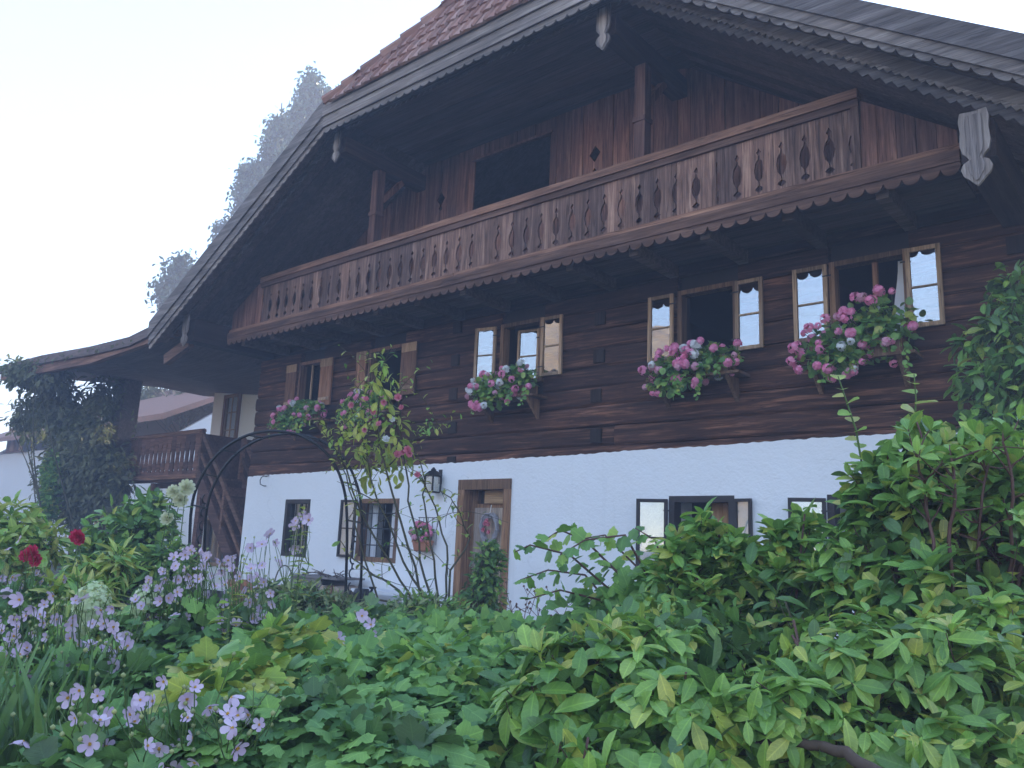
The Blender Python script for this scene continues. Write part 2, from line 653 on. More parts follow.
def hill():
    """sunlit slope behind the viewer, seen mirrored in the open casements"""
    m = MB()
    na, nr = 110, 26
    for j in range(nr):
        for i in range(na):
            az = R(-20 + 115 * i / (na - 1))      # measured from -Y towards -X
            q = j / (nr - 1)
            rad = 42 + 46 * q
            top = 21.5 * (math.exp(-((math.degrees(az) - 42) / 17) ** 2)) + 1.5 + 4 / (1 + math.exp(-(math.degrees(az) - 22) / 4)) + 7 * math.exp(-((math.degrees(az) - 75) / 14) ** 2)
            z = top * (1 - (1 - min(1, q * 1.35)) ** 2) - .4
            z += (rng.random() - .5) * 2.2 * q * min(1, z / 4)
            x, y = -math.sin(az) * rad, -math.cos(az) * rad
            m.v.append((x, y, z))
    for j in range(nr - 1):
        for i in range(na - 1):
            m.f.append((j * na + i, j * na + i + 1, (j + 1) * na + i + 1, (j + 1) * na + i))
            m.mi.append(0)
    t = NT("dry golden hillside")
    v = t.coord()
    a = t.noise(v, .22, 8, .7)
    c = t.ramp(a, [(.3, (.16, .10, .04)), (.48, (.40, .26, .10)), (.7, (.56, .40, .20))])
    t.col(c)
    t.bump(a, .6, .8)
    t.set(.95, .1)
    o = m.build("hills", t.m)
    tag(o, "golden sunlit hillside mirrored in the open window panes", "hill", kind="structure")


hill()

# ------------------------------------------------------------------ FARMHOUSE
YF = 9.0
XL, XR = -14.6, -1.0
house = thing("farmhouse", (-7.8, YF, 0), "large old alpine farmhouse, dark timber above a white plaster ground floor", "house")


def grid_wall(m, x0, x1, z0, z1, y0, y1, ops, ztop=None, step=.6):
    xs = sorted(set([x0, x1] + [o[0] for o in ops] + [o[1] for o in ops]))
    zs = sorted(set([z0, z1] + [o[2] for o in ops] + [o[3] for o in ops]))
    xs = [x for x in xs if x0 <= x <= x1]
    zs = [z for z in zs if z0 <= z <= z1]

    def hole(cx, cz):
        return any(o[0] < cx < o[1] and o[2] < cz < o[3] for o in ops)
    T = (lambda x: z1) if ztop is None else ztop
    for i in range(len(xs) - 1):
        for j in range(len(zs) - 1):
            a, b, c, d = xs[i], xs[i + 1], zs[j], zs[j + 1]
            if hole((a + b) / 2, (c + d) / 2):
                continue
            last = j == len(zs) - 2
            da, db = (T(a), T(b)) if last else (d, d)
            m.add([(a, y0, c), (b, y0, c), (b, y0, db), (a, y0, da)], [(0, 1, 2, 3)])
            m.add([(a, y1, c), (b, y1, c), (b, y1, db), (a, y1, da)], [(3, 2, 1, 0)])
            if last:
                m.add([(a, y0, da), (b, y0, db), (b, y1, db), (a, y1, da)], [(0, 1, 2, 3)])
    for (a, b, c, d) in ops:
        m.add([(a, y0, c), (b, y0, c), (b, y1, c), (a, y1, c)], [(0, 1, 2, 3)])
        m.add([(a, y0, d), (b, y0, d), (b, y1, d), (a, y1, d)], [(3, 2, 1, 0)])
        m.add([(a, y0, c), (a, y1, c), (a, y1, d), (a, y0, d)], [(0, 1, 2, 3)])
        m.add([(b, y0, c), (b, y1, c), (b, y1, d), (b, y0, d)], [(3, 2, 1, 0)])
    m.add([(x0, y0, z0), (x0, y1, z0), (x0, y1, T(x0)), (x0, y0, T(x0))], [(3, 2, 1, 0)])
    m.add([(x1, y0, z0), (x1, y1, z0), (x1, y1, T(x1)), (x1, y0, T(x1))], [(0, 1, 2, 3)])


UW = [(-13.16, -12.53), (-11.08, -10.28), (-7.98, -7.28), (-4.96, -4.26), (-3.03, -2.31)]   # upper openings
UZ = (3.74, 4.60)
LW = [(-13.20, -12.47), (-11.06, -10.08), (-5.10, -4.28), (-3.17, -2.35)]
LZ = (1.03, 2.02)
DOOR = (-8.62, -7.78, .12, 2.18)

base_top = lambda x: 2.50 + (x - XL) / (XR - XL) * .19 + .004 * math.sin(x * 3.1) + .005 * math.sin(x * 17.7) * math.sin(x * 2.3) + .006 * math.sin(x * 41) * math.sin(x * 5.1)
m = MB()
ops = [(a, b, LZ[0], LZ[1]) for a, b in LW] + [DOOR]
nx = 420
tp = [(XL + (XR - XL) * i / nx) for i in range(nx + 1)]
grid_wall(m, XL, XR, 0, 2.3, YF - .045, YF + .5, ops)
m.strip([(x, YF - .045, base_top(x)) for x in tp], [(x, YF - .045, 2.3) for x in tp], (0, .2, 0))
m.build("base_wall", MT['plaster'], house)

# log wall
m = MB()
z = 2.45
row = 0
rows = []
while z < 5.12:
    h = .255 + .05 * random.random()
    rows.append((z, min(z + h, 5.2)))
    z += h
for (z0, z1) in rows:
    segs = [(XL - .02, XR + .02)]
    for (a, b) in UW:
        if z1 > UZ[0] - .04 and z0 < UZ[1] + .04:
            ns = []
            for s in segs:
                if b < s[0] or a > s[1]:
                    ns.append(s)
                else:
                    ns.append((s[0], a - .07))
                    ns.append((b + .07, s[1]))
            segs = ns
    for (a, b) in segs:
        # split long logs now and then
        parts = [(a, b)]
        if b - a > 5:
            c = a + (b - a) * (.35 + .3 * random.random())
            parts = [(a, c - .004), (c + .004, b)]
        for (p, q) in parts:
            n = max(2, int((q - p) / .35))
            off = random.uniform(-.012, .012)
            prof = [(.17, 0), (.016, 0.004), (-.004, .03), (-.012, .5), (-.004, .97), (.016, .996), (.17, 1)]
            ph1, ph2 = random.random() * 9, random.random() * 9
            vs, fs = [], []
            for i in range(n + 1):
                x = p + (q - p) * i / n
                wob = .006 * math.sin(x * 2.1 + ph1) + .004 * math.sin(x * 5.3 + ph2)
                lo = z0 + .004 + .006 * math.sin(x * 1.7 + ph2)
                hi = z1 - .004 + .006 * math.sin(x * 1.9 + ph1)
                for k, (y, t) in enumerate(prof):
                    zz = lo + (.03 if k == 2 else (hi - lo) - .03 if k == 4 else t * (hi - lo))
                    if k in (0, 1, 5, 6, 3):
                        zz = lo + t * (hi - lo)
                    vs.append((x, YF + y + (off + wob if 0 < k < 6 else 0), zz))
            K = len(prof)
            for i in range(n):
                for k in range(K - 1):
                    fs.append((i * K + k, i * K + k + 1, (i + 1) * K + k + 1, (i + 1) * K + k))
            fs.append(tuple(range(K)))
            fs.append(tuple(n * K + k for k in range(K))[::-1])
            m.add(vs, fs)
log = m.build("log_wall", MT['log'], house)
# wall behind the logs (closes the gaps)
m = MB()
grid_wall(m, XL + .03, XR - .03, 2.46, 5.2, YF + .1, YF + .3, [(a - .06, b + .06, UZ[0] - .06, UZ[1] + .06) for a, b in UW])
m.build("inner_wall", MT['room'], house)
# dovetailed ends of the cross walls
m = MB()
m.box(-.085, .085, -.03, .05, -.09, .09)
le = None
for X in (-8.97, -6.24, -1.25):
    for k, (z0, z1) in enumerate(rows):
        if k % 2 == (0 if X < -8 else 1) and not (3.0 < z0 < 3.2 and X == -6.24):
            p = (X + random.uniform(-.025, .025), YF - .012, (z0 + z1) / 2)
            if le is None:
                le = m.build("log_end", MT['log_end'], house, org=(0, 0, 0))
                le.location = Vector(np.array(p) - WORLD_ORG[house.name])
            else:
                copy_part(le, house, p)

# sides, back, floors (closed volume, keeps the rooms dark)
m = MB()
m.box(XL, XL + .3, YF + .5, 25, 0, 2.5)
m.box(XR - .3, XR, YF + .5, 25, 0, 2.6)
m.box(XL, XR, 24.7, 25, 0, 2.5)
m.build("side_wall", MT['plaster'], house)
m = MB()
m.box(XL + .01, XL + .25, YF + .3, 24.9, 2.5, 5.25)
m.box(XR - .25, XR - .01, YF + .3, 24.9, 2.6, 5.15)
m.box(XL + .25, XR - .25, 24.7, 24.9, 2.5, 5.2)
m.build("upper_side_wall", MT['log'], house)
m = MB()
m.box(XL + .3, XR - .3, YF + .5, 24.6, 2.42, 2.48)
m.box(XL + .3, XR - .3, YF + .35, 24.6, 5.0, 5.06)
for x in (-12.0, -9.0, -6.2, -3.6):
    m.box(x - .06, x + .06, YF + .5, 24.6, .02, 2.4)
    m.box(x - .06, x + .06, YF + .35, 24.6, 2.5, 4.98)
m.box(XL + .3, XR - .3, 13, 13.1, .02, 2.4)
m.box(XL + .3, XR - .3, 13, 13.1, 2.5, 4.98)
m.build("room_partition", MT['room'], house)

# gable boards
soff_l = lambda x: 5.2 + (x + 14.6) * .5556      # underside of the left slope at the verge
soff_r = lambda x: 4.93 + (-.92 - x) * .7026
SOF = 7.84


def soffit(x):
    return min(SOF, soff_l(x) + .1, soff_r(x) + .1)


GW = (-8.80, -7.22, 6.70, 7.58)
m = MB()
x = XL + .02
diam = {-9.58: [(6.95, .05), (7.12, .12)], -6.39: [(6.72, .06), (7.0, .13)]}
edges = [x]
while x < XR:
    w = random.uniform(.17, .27)
    x += w
    edges.append(x)
for dx in diam:
    i = int(np.argmin([abs(e - dx) for e in edges]))
    edges[i] = dx
for e in (GW[0], GW[1]):
    i = int(np.argmin([abs(q - e) for q in edges]))
    edges[i] = e
edges[-1] = XR
for i in range(len(edges) - 1):
    a, b = edges[i] + .004, edges[i + 1] - .004
    yo = YF + random.uniform(-.012, .012)
    th = .03
    mid = (a + b) / 2
    spans = [(5.05, None)]
    if GW[0] < mid < GW[1]:
        spans = [(5.05, GW[2]), (GW[3], None)]
    for (lo, hi) in spans:
        zs = [lo]
        cuts = []
        for dx, ds in diam.items():
            for (zc, r_) in ds:
                if abs(edges[i] - dx) < 1e-6:
                    cuts.append(('L', zc, r_))
                if abs(edges[i + 1] - dx) < 1e-6:
                    cuts.append(('R', zc, r_))
        left, right = [(a, lo)], [(b, lo)]
        for (s, zc, r_) in sorted(cuts, key=lambda c: c[1]):
            if s == 'L':
                left += [(a, zc - r_), (a + r_ * .75, zc), (a, zc + r_)]
            else:
                right += [(b, zc - r_), (b - r_ * .75, zc), (b, zc + r_)]
        left.append((a, hi if hi else soffit(a)))
        right.append((b, hi if hi else soffit(b)))
        # build by shared z levels
        lv = sorted(set([p[1] for p in left] + [p[1] for p in right]))
        f = lambda pl, z: float(np.interp(z, [p[1] for p in pl], [p[0] for p in pl]))
        zl = [z for z in lv if z <= min(left[-1][1], right[-1][1]) + 1e-6]
        L = [(f(left, z), yo, z) for z in zl]
        Rr = [(f(right, z), yo, z) for z in zl]
        if hi is None:
            L.append((a, yo, left[-1][1]))
            Rr.append((b, yo, right[-1][1] + 1e-4))
        m.strip(L, Rr, (0, th, 0))
m.build("gable_wall", MT['board_v'], house)
m = MB()
fy = YF - .02
m.box(GW[0] - .05, GW[1] + .05, fy - .02, fy + .05, GW[2] - .05, GW[2])
m.build("loft_opening_frame", MT['board_v'], house)
m = MB()
m.box(GW[0] - .05, GW[1] + .05, fy - .02, fy + .05, GW[3], GW[3] + .04)
m.build("loft_opening_frame", MT['board_v'], house)
# loft interior: floor and back
m = MB()
m.box(XL + .3, XR - .3, 12.0, 12.1, 5.1, 5.0 + 2.6)
m.build("loft_partition", MT['room'], house)


# ---- scalloped board along a line, in a plane parallel to the facade
def scallop(m, p0, p1, y, h, period, amp, thick, pointed=False):
    p0, p1 = np.array(p0, float), np.array(p1, float)
    L = np.linalg.norm(p1 - p0)
    nper = max(1, int(round(L / period)))
    per = 8
    top, bot = [], []
    for i in range(nper * per + 1):
        t = i / (nper * per)
        q = p0 + (p1 - p0) * t
        ph = (i % per) / per
        drop = amp * (abs(2 * ph - 1) if pointed else 1 - math.sqrt(max(0, 1 - (2 * ph - 1) ** 2)))
        top.append((q[0], y, q[1] + h))
        bot.append((q[0], y, q[1] + (drop)))
    m.strip(top, bot, (0, thick, 0))


# ---- roof
roof = MB()
LS, RS = .57, .69
zl = lambda x: 8.05 + LS * (x + 10.1)
zr = lambda x: 8.05 - RS * (x + 4.7)
RX, RZ = -7.12, 8.05 + LS * (-7.12 + 10.1)
YV, YV2, YB = 6.88, 7.75, 25.6
XEL, XER = -15.15, -.2
A_ = (-10.1, YV, 8.05)
B_ = (-4.7, YV, 8.05)
Rp = (RX, YV2, RZ)
Rb = (RX, YB, RZ)
th = Vector((0, 0, -.10))


def slab(m, poly, t=th):
    m.prism(poly, t)


slab(roof, [(XEL, YV, zl(XEL)), A_, Rp, Rb, (XEL, YB, zl(XEL))])
slab(roof, [A_, B_, Rp])
slab(roof, [B_, (XER, YV, zr(XER)), (XER, YB, zr(XER)), Rb, Rp])
rf = roof.build("roof", MT['soffit'], house)
# tiles
tl = MB()


def tile_field(m, o, u, v, nrm, inside, wu=.205, wv=.33):
    o, u, v, nrm = (np.array(a, float) for a in (o, u, v, nrm))
    for j in range(80):
        any_in = False
        for i in range(-5, 110):
            cu, cv = (i + .5) * wu, (j + .5) * wv
            p = o + u * cu + v * cv
            if not inside(p):
                continue
            a = o + u * (i * wu) + v * (j * wv - .05)
            e = random.uniform(-.006, .006)
            vs = []
            for (s, t, hh) in ((0, 0, .045), (.22, 0, .062), (.5, 0, .058), (.78, 0, .045), (.97, 0, .085), (1.03, 0, .05)):
                vs.append(a + u * s * wu + nrm * (hh + e))
            for (s, t, hh) in ((0, 1, .012), (.22, 1, .028), (.5, 1, .024), (.78, 1, .012), (.97, 1, .05), (1.03, 1, .015)):
                vs.append(a + u * s * wu + v * (wv + .06) + nrm * (hh + e))
            for s in (0, .22, .5, .78, .97, 1.03):
                vs.append(a + u * s * wu + nrm * (.02 + e))
            fs = [(k, k + 1, 7 + k, 6 + k) for k in range(5)] + [(12 + k, 13 + k, 1 + k, k) for k in range(5)]
            m.add(vs, fs)


hv = np.array([0, YV2 - YV, RZ - 8.05])
hv = hv / np.linalg.norm(hv)
hn = np.cross([1, 0, 0], hv)
tile_field(tl, (-10.3, YV - .02, 8.04), (1, 0, 0), hv, hn,
           lambda p: p[2] < RZ and zl(p[0]) > p[2] - .03 and zr(p[0]) > p[2] - .03)
lv = np.array([1, 0, LS]) / math.hypot(1, LS)
hy = lambda x: YV + (zl(x) - 8.05) / (RZ - 8.05) * (YV2 - YV) if x > -10.1 else YV
tile_field(tl, (XEL, YB, zl(XEL)), (0, -1, 0), lv, np.cross((0, -1, 0), lv), lambda p: XEL - .1 < p[0] < RX and p[1] > hy(p[0]) and p[1] < YB)
rv = np.array([-1, 0, RS]) / math.hypot(1, RS)
hy2 = lambda x: YV + (zr(x) - 8.05) / (RZ - 8.05) * (YV2 - YV) if x < -4.7 else YV
tile_field(tl, (XER, YV + .02, zr(XER)), (0, 1, 0), rv, np.cross((0, 1, 0), rv), lambda p: RX < p[0] < XER + .1 and p[1] > hy2(p[0]) and p[1] < YB)
tl.build("roof_tiles", MT['tile'], rf)
# hip and ridge caps
m = MB()
for (a, b) in ((A_, Rp), (B_, Rp), (Rp, Rb)):
    a, b = Vector(a), Vector(b)
    L = (b - a).length
    n = int(L / .36)
    for i in range(n):
        p = a.lerp(b, i / n) + Vector((0, 0, .06))
        q = a.lerp(b, (i + 1.12) / n) + Vector((0, 0, .04))
        m.tube([p, p.lerp(q, .5), q], .105, 8, .08)
m.build("ridge_tiles", MT['tile'], rf)

# verge boards.  outer = tall grey boards in plane Y=6.9, inner = scalloped board in plane Y=7.2
m = MB()


def poly_board(m, a, b, y, h0, h1, thick):
    """board following a line a->b (x,z), from z+h0 to z+h1"""
    m.strip([(a[0], y, a[1] + h1), (b[0], y, b[1] + h1)], [(a[0], y, a[1] + h0), (b[0], y, b[1] + h0)], (0, thick, 0))


KL, KR = (-10.12, 8.03), (-4.68, 8.03)
EL, ER = (XEL, zl(XEL) - .02), (XER, zr(XER) - .02)
for (a, b, f) in ((EL, KL, 1), (KL, KR, 1), (KR, ER, .72)):
    poly_board(m, a, b, YV - .03, -.17 * f, .03 if f == 1 and a is KL else .115, .028)
    poly_board(m, a, b, YV - .0, -.34 * f, -.17 * f + .015, .026)
m.build("verge_board", MT['grey_x'], rf)
m = MB()
for (a, b, f) in ((EL, KL, 1), (KL, KR, 1), (KR, ER, .72)):
    scallop(m, (a[0], a[1] - .44 * f), (b[0], b[1] - .44 * f), YV + .03, .13, .17, .05, .02)
m.build("scalloped_trim", MT['grey_x'], rf)
# inner board
IL, IR = (-10.0, 7.74), (-4.78, 7.70)
ILe = (XEL + .3, soff_l(XEL + .3) - .02)
IRe = (XER - .35, soff_r(XER - .35) - .07)
m = MB()
for (a, b) in ((ILe, IL), (IL, IR), (IR, IRe)):
    scallop(m, a, b, 7.2, .24, .125, .045, .025, True)
m.build("scalloped_trim", MT['grey_x'], rf)
# moulding strip with small slanted blocks above the scallops
m = MB()
for (a, b) in ((ILe, IL), (IL, IR), (IR, IRe)):
    poly_board(m, a, b, 7.165, .16, .30, .033)
    poly_board(m, a, b, 7.12, .29, .33, .08)
m.build("moulding", MT['grey_x'], rf)
m = MB()
for (a, b) in ((ILe, IL), (IL, IR), (IR, IRe)):
    scallop(m, (a[0], a[1] + .095), (b[0], b[1] + .095), 7.15, .062, .085, .035, .016, True)
m.build("dentil_trim", MT['grey_x'], rf)
# soffit between outer verge and inner board, plus the big soffit back to the wall
m = MB()


def soffit_boards(m, a, b, y0, y1, dz, wid=.2):
    n = max(1, int((y1 - y0) / wid))
    for i in range(n):
        p, q = y0 + (y1 - y0) * i / n + .003, y0 + (y1 - y0) * (i + 1) / n - .003
        e = random.uniform(0, .012)
        m.hexa([(a[0], p, a[1] + dz + e), (b[0], p, b[1] + dz + e), (b[0], q, b[1] + dz + e), (a[0], q, a[1] + dz + e),
                (a[0], p, a[1] + dz + .03 + e), (b[0], p, b[1] + dz + .03 + e), (b[0], q, b[1] + dz + .03 + e), (a[0], q, a[1] + dz + .03 + e)])


soffit_boards(m, EL, KL, YV + .05, 7.25, -.22)
soffit_boards(m, KL, KR, YV + .05, 7.25, -.22, .15)
soffit_boards(m, KR, ER, YV + .05, 7.25, -.22)
soffit_boards(m, ILe, (IL[0], IL[1]), 7.23, YF + .1, .12)
soffit_boards(m, (IL[0] - .03, IL[1]), (IR[0] + .03, IR[1] + .02), 7.23, YF + .1, .135)
soffit_boards(m, IR, IRe, 7.23, YF + .1, .12)
m.build("soffit", MT['soffit'], rf)
# underside along the left and right eaves further back
m = MB()
soffit_boards(m, (XEL + .05, zl(XEL) - .3), (XL + .2, zl(XL) - .3 + .05), YF + .1, YB - .3, 0, .3)
soffit_boards(m, (XR - .2, zr(XR) - .25), (XER - .05, zr(XER) - .3), YF + .1, YB - .3, 0, .3)
m.build("eave_soffit", MT['soffit'], rf)

# purlins and carved pendants
for (x, zt, w, h) in ((-14.32, 5.28, .3, .42), (-10.1, 7.66, .22, .26), (-5.0, 7.64, .22, .26), (-1.23, 5.02, .26, .34)):
    m = MB()
    m.box(x - w / 2, x + w / 2, 7.26, YF + .3, zt - h, zt - .002)
    m.build("purlin", MT['beam_y'], house)
pp = [(0, 0), (.10, .01), (.115, -.06), (.105, -.16), (.115, -.28), (.10, -.35), (.06, -.40), (.05, -.425), (.095, -.45), (.115, -.50), (.10, -.555), (.055, -.60), (.02, -.64), (0, -.66)]
m = MB()
m.strip([(-a, 0, z) for a, z in pp], [(a, 0, z) for a, z in pp], (0, .035, 0))
m.strip([(-a * .55, -.012, z * .9 - .04) for a, z in pp[1:-1]], [(a * .55, -.012, z * .9 - .04) for a, z in pp[1:-1]], (0, .012, 0))
pend = None
for (x, z, s) in ((-1.235, 5.07, .88), (-5.0, 7.72, .88), (-10.1, 7.72, .80), (-14.32, 5.34, .9)):
    if pend is None:
        pend = m.build("carved_pendant", MT['pale'], rf, org=(0, 0, 0))
        pend.location = Vector(np.array((x, 7.15, z)) - WORLD_ORG[rf.name])
    else:
        copy_part(pend, rf, (x, 7.15, z), sc=s)

# ---- balcony
bal = MB()
YBAL = 7.9
for i in range(6):
    y0 = YBAL + .02 + (YF - YBAL - .02) * i / 6
    bal.box(-13.95, -1.55, y0 + .003, YBAL + .02 + (YF - YBAL - .02) * (i + 1) / 6 - .003, 5.0, 5.04)
balc = bal.build("balcony", MT['soffit'], house)
m = MB()
x = -13.6
while x < -1.7:
    m = MB()
    m.box(x - .06, x + .06, YBAL + .06, YF - .05, 4.84, 4.998)
    m.build("joist", MT['soffit'], balc)
    x += .95
m = MB()
m.box(-13.98, -8.0, YBAL - .045, YBAL + .06, 5.045, 5.16)
m.box(-7.995, -1.48, YBAL - .045, YBAL + .06, 5.045, 5.165)
m.box(-13.98, -8.2, YBAL - .075, YBAL - .048, 4.98, 5.09)
m.box(-8.195, -1.48, YBAL - .077, YBAL - .048, 4.975, 5.095)
m.build("bottom_beam", MT['beam'], balc)
m = MB()
scallop(m, (-13.98, 4.86), (-1.48, 4.86), YBAL - .06, .16, .17, .075, .022)
m.build("scalloped_trim", MT['beam'], balc)
m = MB()
m.box(-13.05, -7.6, YBAL - .06, YBAL + .07, 5.93, 6.03)
m.box(-7.595, -2.36, YBAL - .062, YBAL + .07, 5.93, 6.032)
m.box(-13.05, -2.36, YBAL - .035, YBAL + .03, 5.85, 5.928)
m.build("handrail", MT['beam'], balc)
# shaped balusters: a pair of neighbours encloses a vase-shaped gap
H = .70
half = .127
prof = [(0, 0), (.08, 0), (.10, .028), (.135, .052), (.17, .028), (.19, .006), (.26, .012), (.33, .045), (.45, .060), (.57, .045), (.64, .012), (.70, .006), (.72, .020), (.75, .030), (.78, .012), (.82, 0), (1, 0)]


def baluster_mesh(side):
    m = MB()
    L = [(-half + (d if side in (0, 2) else .002), 0, t * H) for t, d in prof]
    Rr = [(half - (d if side in (1, 2) else .002), 0, t * H) for t, d in prof]
    m.strip(L, Rr, (0, .028, 0))
    return m


n = 42
step = (13.0 - 2.42) / n
protos = []
for k in range(3):
    b = baluster_mesh(k).build("baluster", MT['baluster'], balc, org=(0, 0, 0))
    protos.append(b)
used = [False] * 3
for i in range(n):
    x = -13.0 + (i + .5) * step
    k = 2
    p = np.array((x, YBAL + random.uniform(-.006, .006), 5.15))
    if i in (8, 9, 21, 22, 34, 35):
        k = 0 if i % 2 else 1
    if not used[k]:
        protos[k].location = Vector(p - WORLD_ORG[balc.name])
        used[k] = True
    else:
        copy_part(protos[k], balc, p)
for k in range(3):
    if not used[k]:
        bpy.data.objects.remove(protos[k])
# sloping end panels
for (xa, xb, side) in ((-13.97, -13.02, 'L'), (-2.38, -1.5, 'R')):
    m = MB()
    n = 5
    for i in range(n):
        a = xa + (xb - xa) * i / n + .003
        b = xa + (xb - xa) * (i + 1) / n - .003
        f = (lambda x: min(5.98, soff_l(x) - .04)) if side == 'L' else (lambda x: min(5.98, soff_r(x) - .02))
        yo = YBAL + random.uniform(-.005, .005)
        m.strip([(a, yo, f(a)), (b, yo, f(b))], [(a, yo, 5.15), (b, yo, 5.15)], (0, .028, 0))
    m.build("end_panel", MT['board_v'], balc)
m = MB()
m.box(-2.44, -2.36, YBAL - .03, YBAL + .05, 5.17, 5.925)
m.build("end_post", MT['baluster'], balc)
m = MB()
m.box(-13.06, -12.98, YBAL + .03, YBAL + .11, 5.17, 5.925)
m.build("end_post", MT['baluster'], balc)
for x in (-10.1, -5.0):
    m = MB()
    m.box(x - .075, x + .075, YBAL + .08, YBAL + .23, 5.05, 7.39)
    m.box(x - .09, x + .09, YBAL + .065, YBAL + .245, 6.6, 6.66)
    m.build("post", MT['beam_y'] if False else MT['board_v'], balc)
    m = MB()
    m.bar((x, YBAL + .24, 6.9), (x, YBAL + .65, 7.38), .09, .09, (1, 0, 0))
    m.build("brace", MT['board_v'], balc)


# ---- windows
def rect_frame(m, x0, x1, z0, z1, y0, y1, w):
    m.box(x0, x0 + w, y0, y1, z0, z1)
    m.box(x1 - w, x1, y0, y1, z0, z1)
    m.box(x0 + w, x1 - w, y0 + .001, y1, z0, z0 + w)
    m.box(x0 + w, x1 - w, y0 + .001, y1, z1 - w, z1)


def rotz(mb, pivot, ang):
    c, s = math.cos(ang), math.sin(ang)
    mb.v = [(pivot[0] + (x - pivot[0]) * c - (y - pivot[1]) * s, pivot[1] + (x - pivot[0]) * s + (y - pivot[1]) * c, z) for x, y, z in mb.v]


def tilt(mb, zp, yp, ang):
    c, s = math.cos(ang), math.sin(ang)
    mb.v = [(x, yp + (y - yp) * c - (z - zp) * s, zp + (y - yp) * s + (z - zp) * c) for x, y, z in mb.v]


def casement(win, x0, x1, z0, z1, y, hinge, ang, mat, bars=1, tl=0, glass='glass', w=.045):
    fr = MB()
    rect_frame(fr, x0, x1, z0, z1, y - .035, y, w)
    for k in range(bars):
        zz = z0 + (z1 - z0) * (k + 1) / (bars + 1) - .01
        fr.box(x0 + w, x1 - w, y - .03, y - .004, zz, zz + .02)
    g = MB()
    g.add([(x0 + w, y - .014, z0 + w), (x1 - w, y - .014, z0 + w), (x1 - w, y - .014, z1 - w), (x0 + w, y - .014, z1 - w)], [(0, 1, 2, 3)])
    for q in (fr, g):
        if tl:
            tilt(q, z0, y, tl)
        rotz(q, (hinge, y), ang)
    hx = x0 if abs(hinge - x0) < abs(hinge - x1) else x1
    fr.build("casement", mat, win)
    for hz_ in (z0 + .14, z1 - .14):
        hg = MB()
        hg.box(hx - .05, hx + .05, y - .043, y - .036, hz_ - .008, hz_ + .008)
        rotz(hg, (hinge, y), ang)
        hg.build("hinge", MT['iron'], win)
    g.build("pane", MT[glass], win)


def win_frame(win, x0, x1, z0, z1, y, mat, w=.07, d=.12, sillw=.05):
    m = MB()
    m.box(x0 - w, x0, y - .03, y + d, z0 - .0, z1 + w)
    m.box(x1, x1 + w, y - .03, y + d, z0 - .0, z1 + w)
    m.box(x0 + .001, x1 - .001, y - .032, y + d, z1, z1 + w)
    m.box(x0 - w - .03, x1 + w + .03, y - .06, y + d, z0 - sillw, z0 - .001)
    m.build("frame", mat, win)


def new_window(x, z):
    o = bpy.data.objects.new("window", None)
    COL.objects.link(o)
    o.parent = house
    WORLD_ORG[o.name] = np.array((x, YF, z))
    o.location = Vector(WORLD_ORG[o.name] - WORLD_ORG[house.name])
    return o


yo = YF - .045
cas = {2: [(-8.47, -8.10, 'R', R(12.0), 0.000), (-7.21, -6.84, 'L', R(2.0), .010)],
       3: [(-5.43, -5.06, 'R', R(-.5), -.004), (-4.21, -3.86, 'L', R(-1), -.006)],
       4: [(-3.49, -3.10, 'R', R(.5), .01), (-2.27, -1.93, 'L', R(1.5), .02)]}
for i, (a, b) in enumerate(UW):
    w = new_window((a + b) / 2, UZ[0])
    win_frame(w, a, b, UZ[0], UZ[1], YF, MT['frame'] if i > 1 else MT['shutter'], .06)
    if i in cas:
        for (p, q, hs, ang, tl_) in cas[i]:
            casement(w, p, q, UZ[0] + .02, UZ[1] + .03, yo, q if hs == 'R' else p, ang, MT['casement'], 1, tl_)
    else:
        spans = ((-13.56, -13.23), (-12.47, -12.11)) if i == 0 else ((-11.42, -11.15), (-10.21, -9.86))
        for (p, q) in spans:
            m = MB()
            nb = 2
            for k in range(nb):
                m.box(p + (q - p) * k / nb + .002, p + (q - p) * (k + 1) / nb - .002, yo - .03, yo, UZ[0] + .01, UZ[1] + .03)
            m.build("shutter", MT['shutter'], w)
            m = MB()
            m.box(p - .003, q + .003, yo - .042, yo - .032, UZ[1] - .12, UZ[1] + .032)
            m.build("shutter_batten", MT['casement'], w)
            m = MB()
            m.box(p + .02, q - .02, yo - .045, yo - .032, UZ[0] + .1, UZ[0] + .16)
            m.build("shutter_batten", MT['casement'], w)
    # inside: second leaf, curtain
    if i == 2:
        casement(w, a + .19, b - .14, UZ[0], UZ[1] - .05, YF + .16, b - .14, R(9), MT['casement'], 1, 0, 'glass', .035)
    if i == 4:
        m = MB()
        m.box(a + .38, a + .435, YF + .06, YF + .11, UZ[0], UZ[1])
        m.build("mullion", MT['shutter'], w)
        m = MB()
        tpz = [(b - .10 - .13 * (1 - t) ** 1.5, YF + .17 + .012 * math.sin(t * 9), UZ[0] + t * (UZ[1] - UZ[0])) for t in np.linspace(0, 1, 9)]
        m.strip([(p[0], p[1], p[2]) for p in tpz], [(b - .01, p[1] + .01 * math.cos(p[2] * 14), p[2]) for p in tpz], (0, .006, 0))
        m.build("curtain", MT['curtain'], w)
    if i == 0:
        m = MB()
        m.box(a + .24, a + .27, YF + .05, YF + .08, UZ[0], UZ[1])
        m.build("mullion", MT['casement'], w)

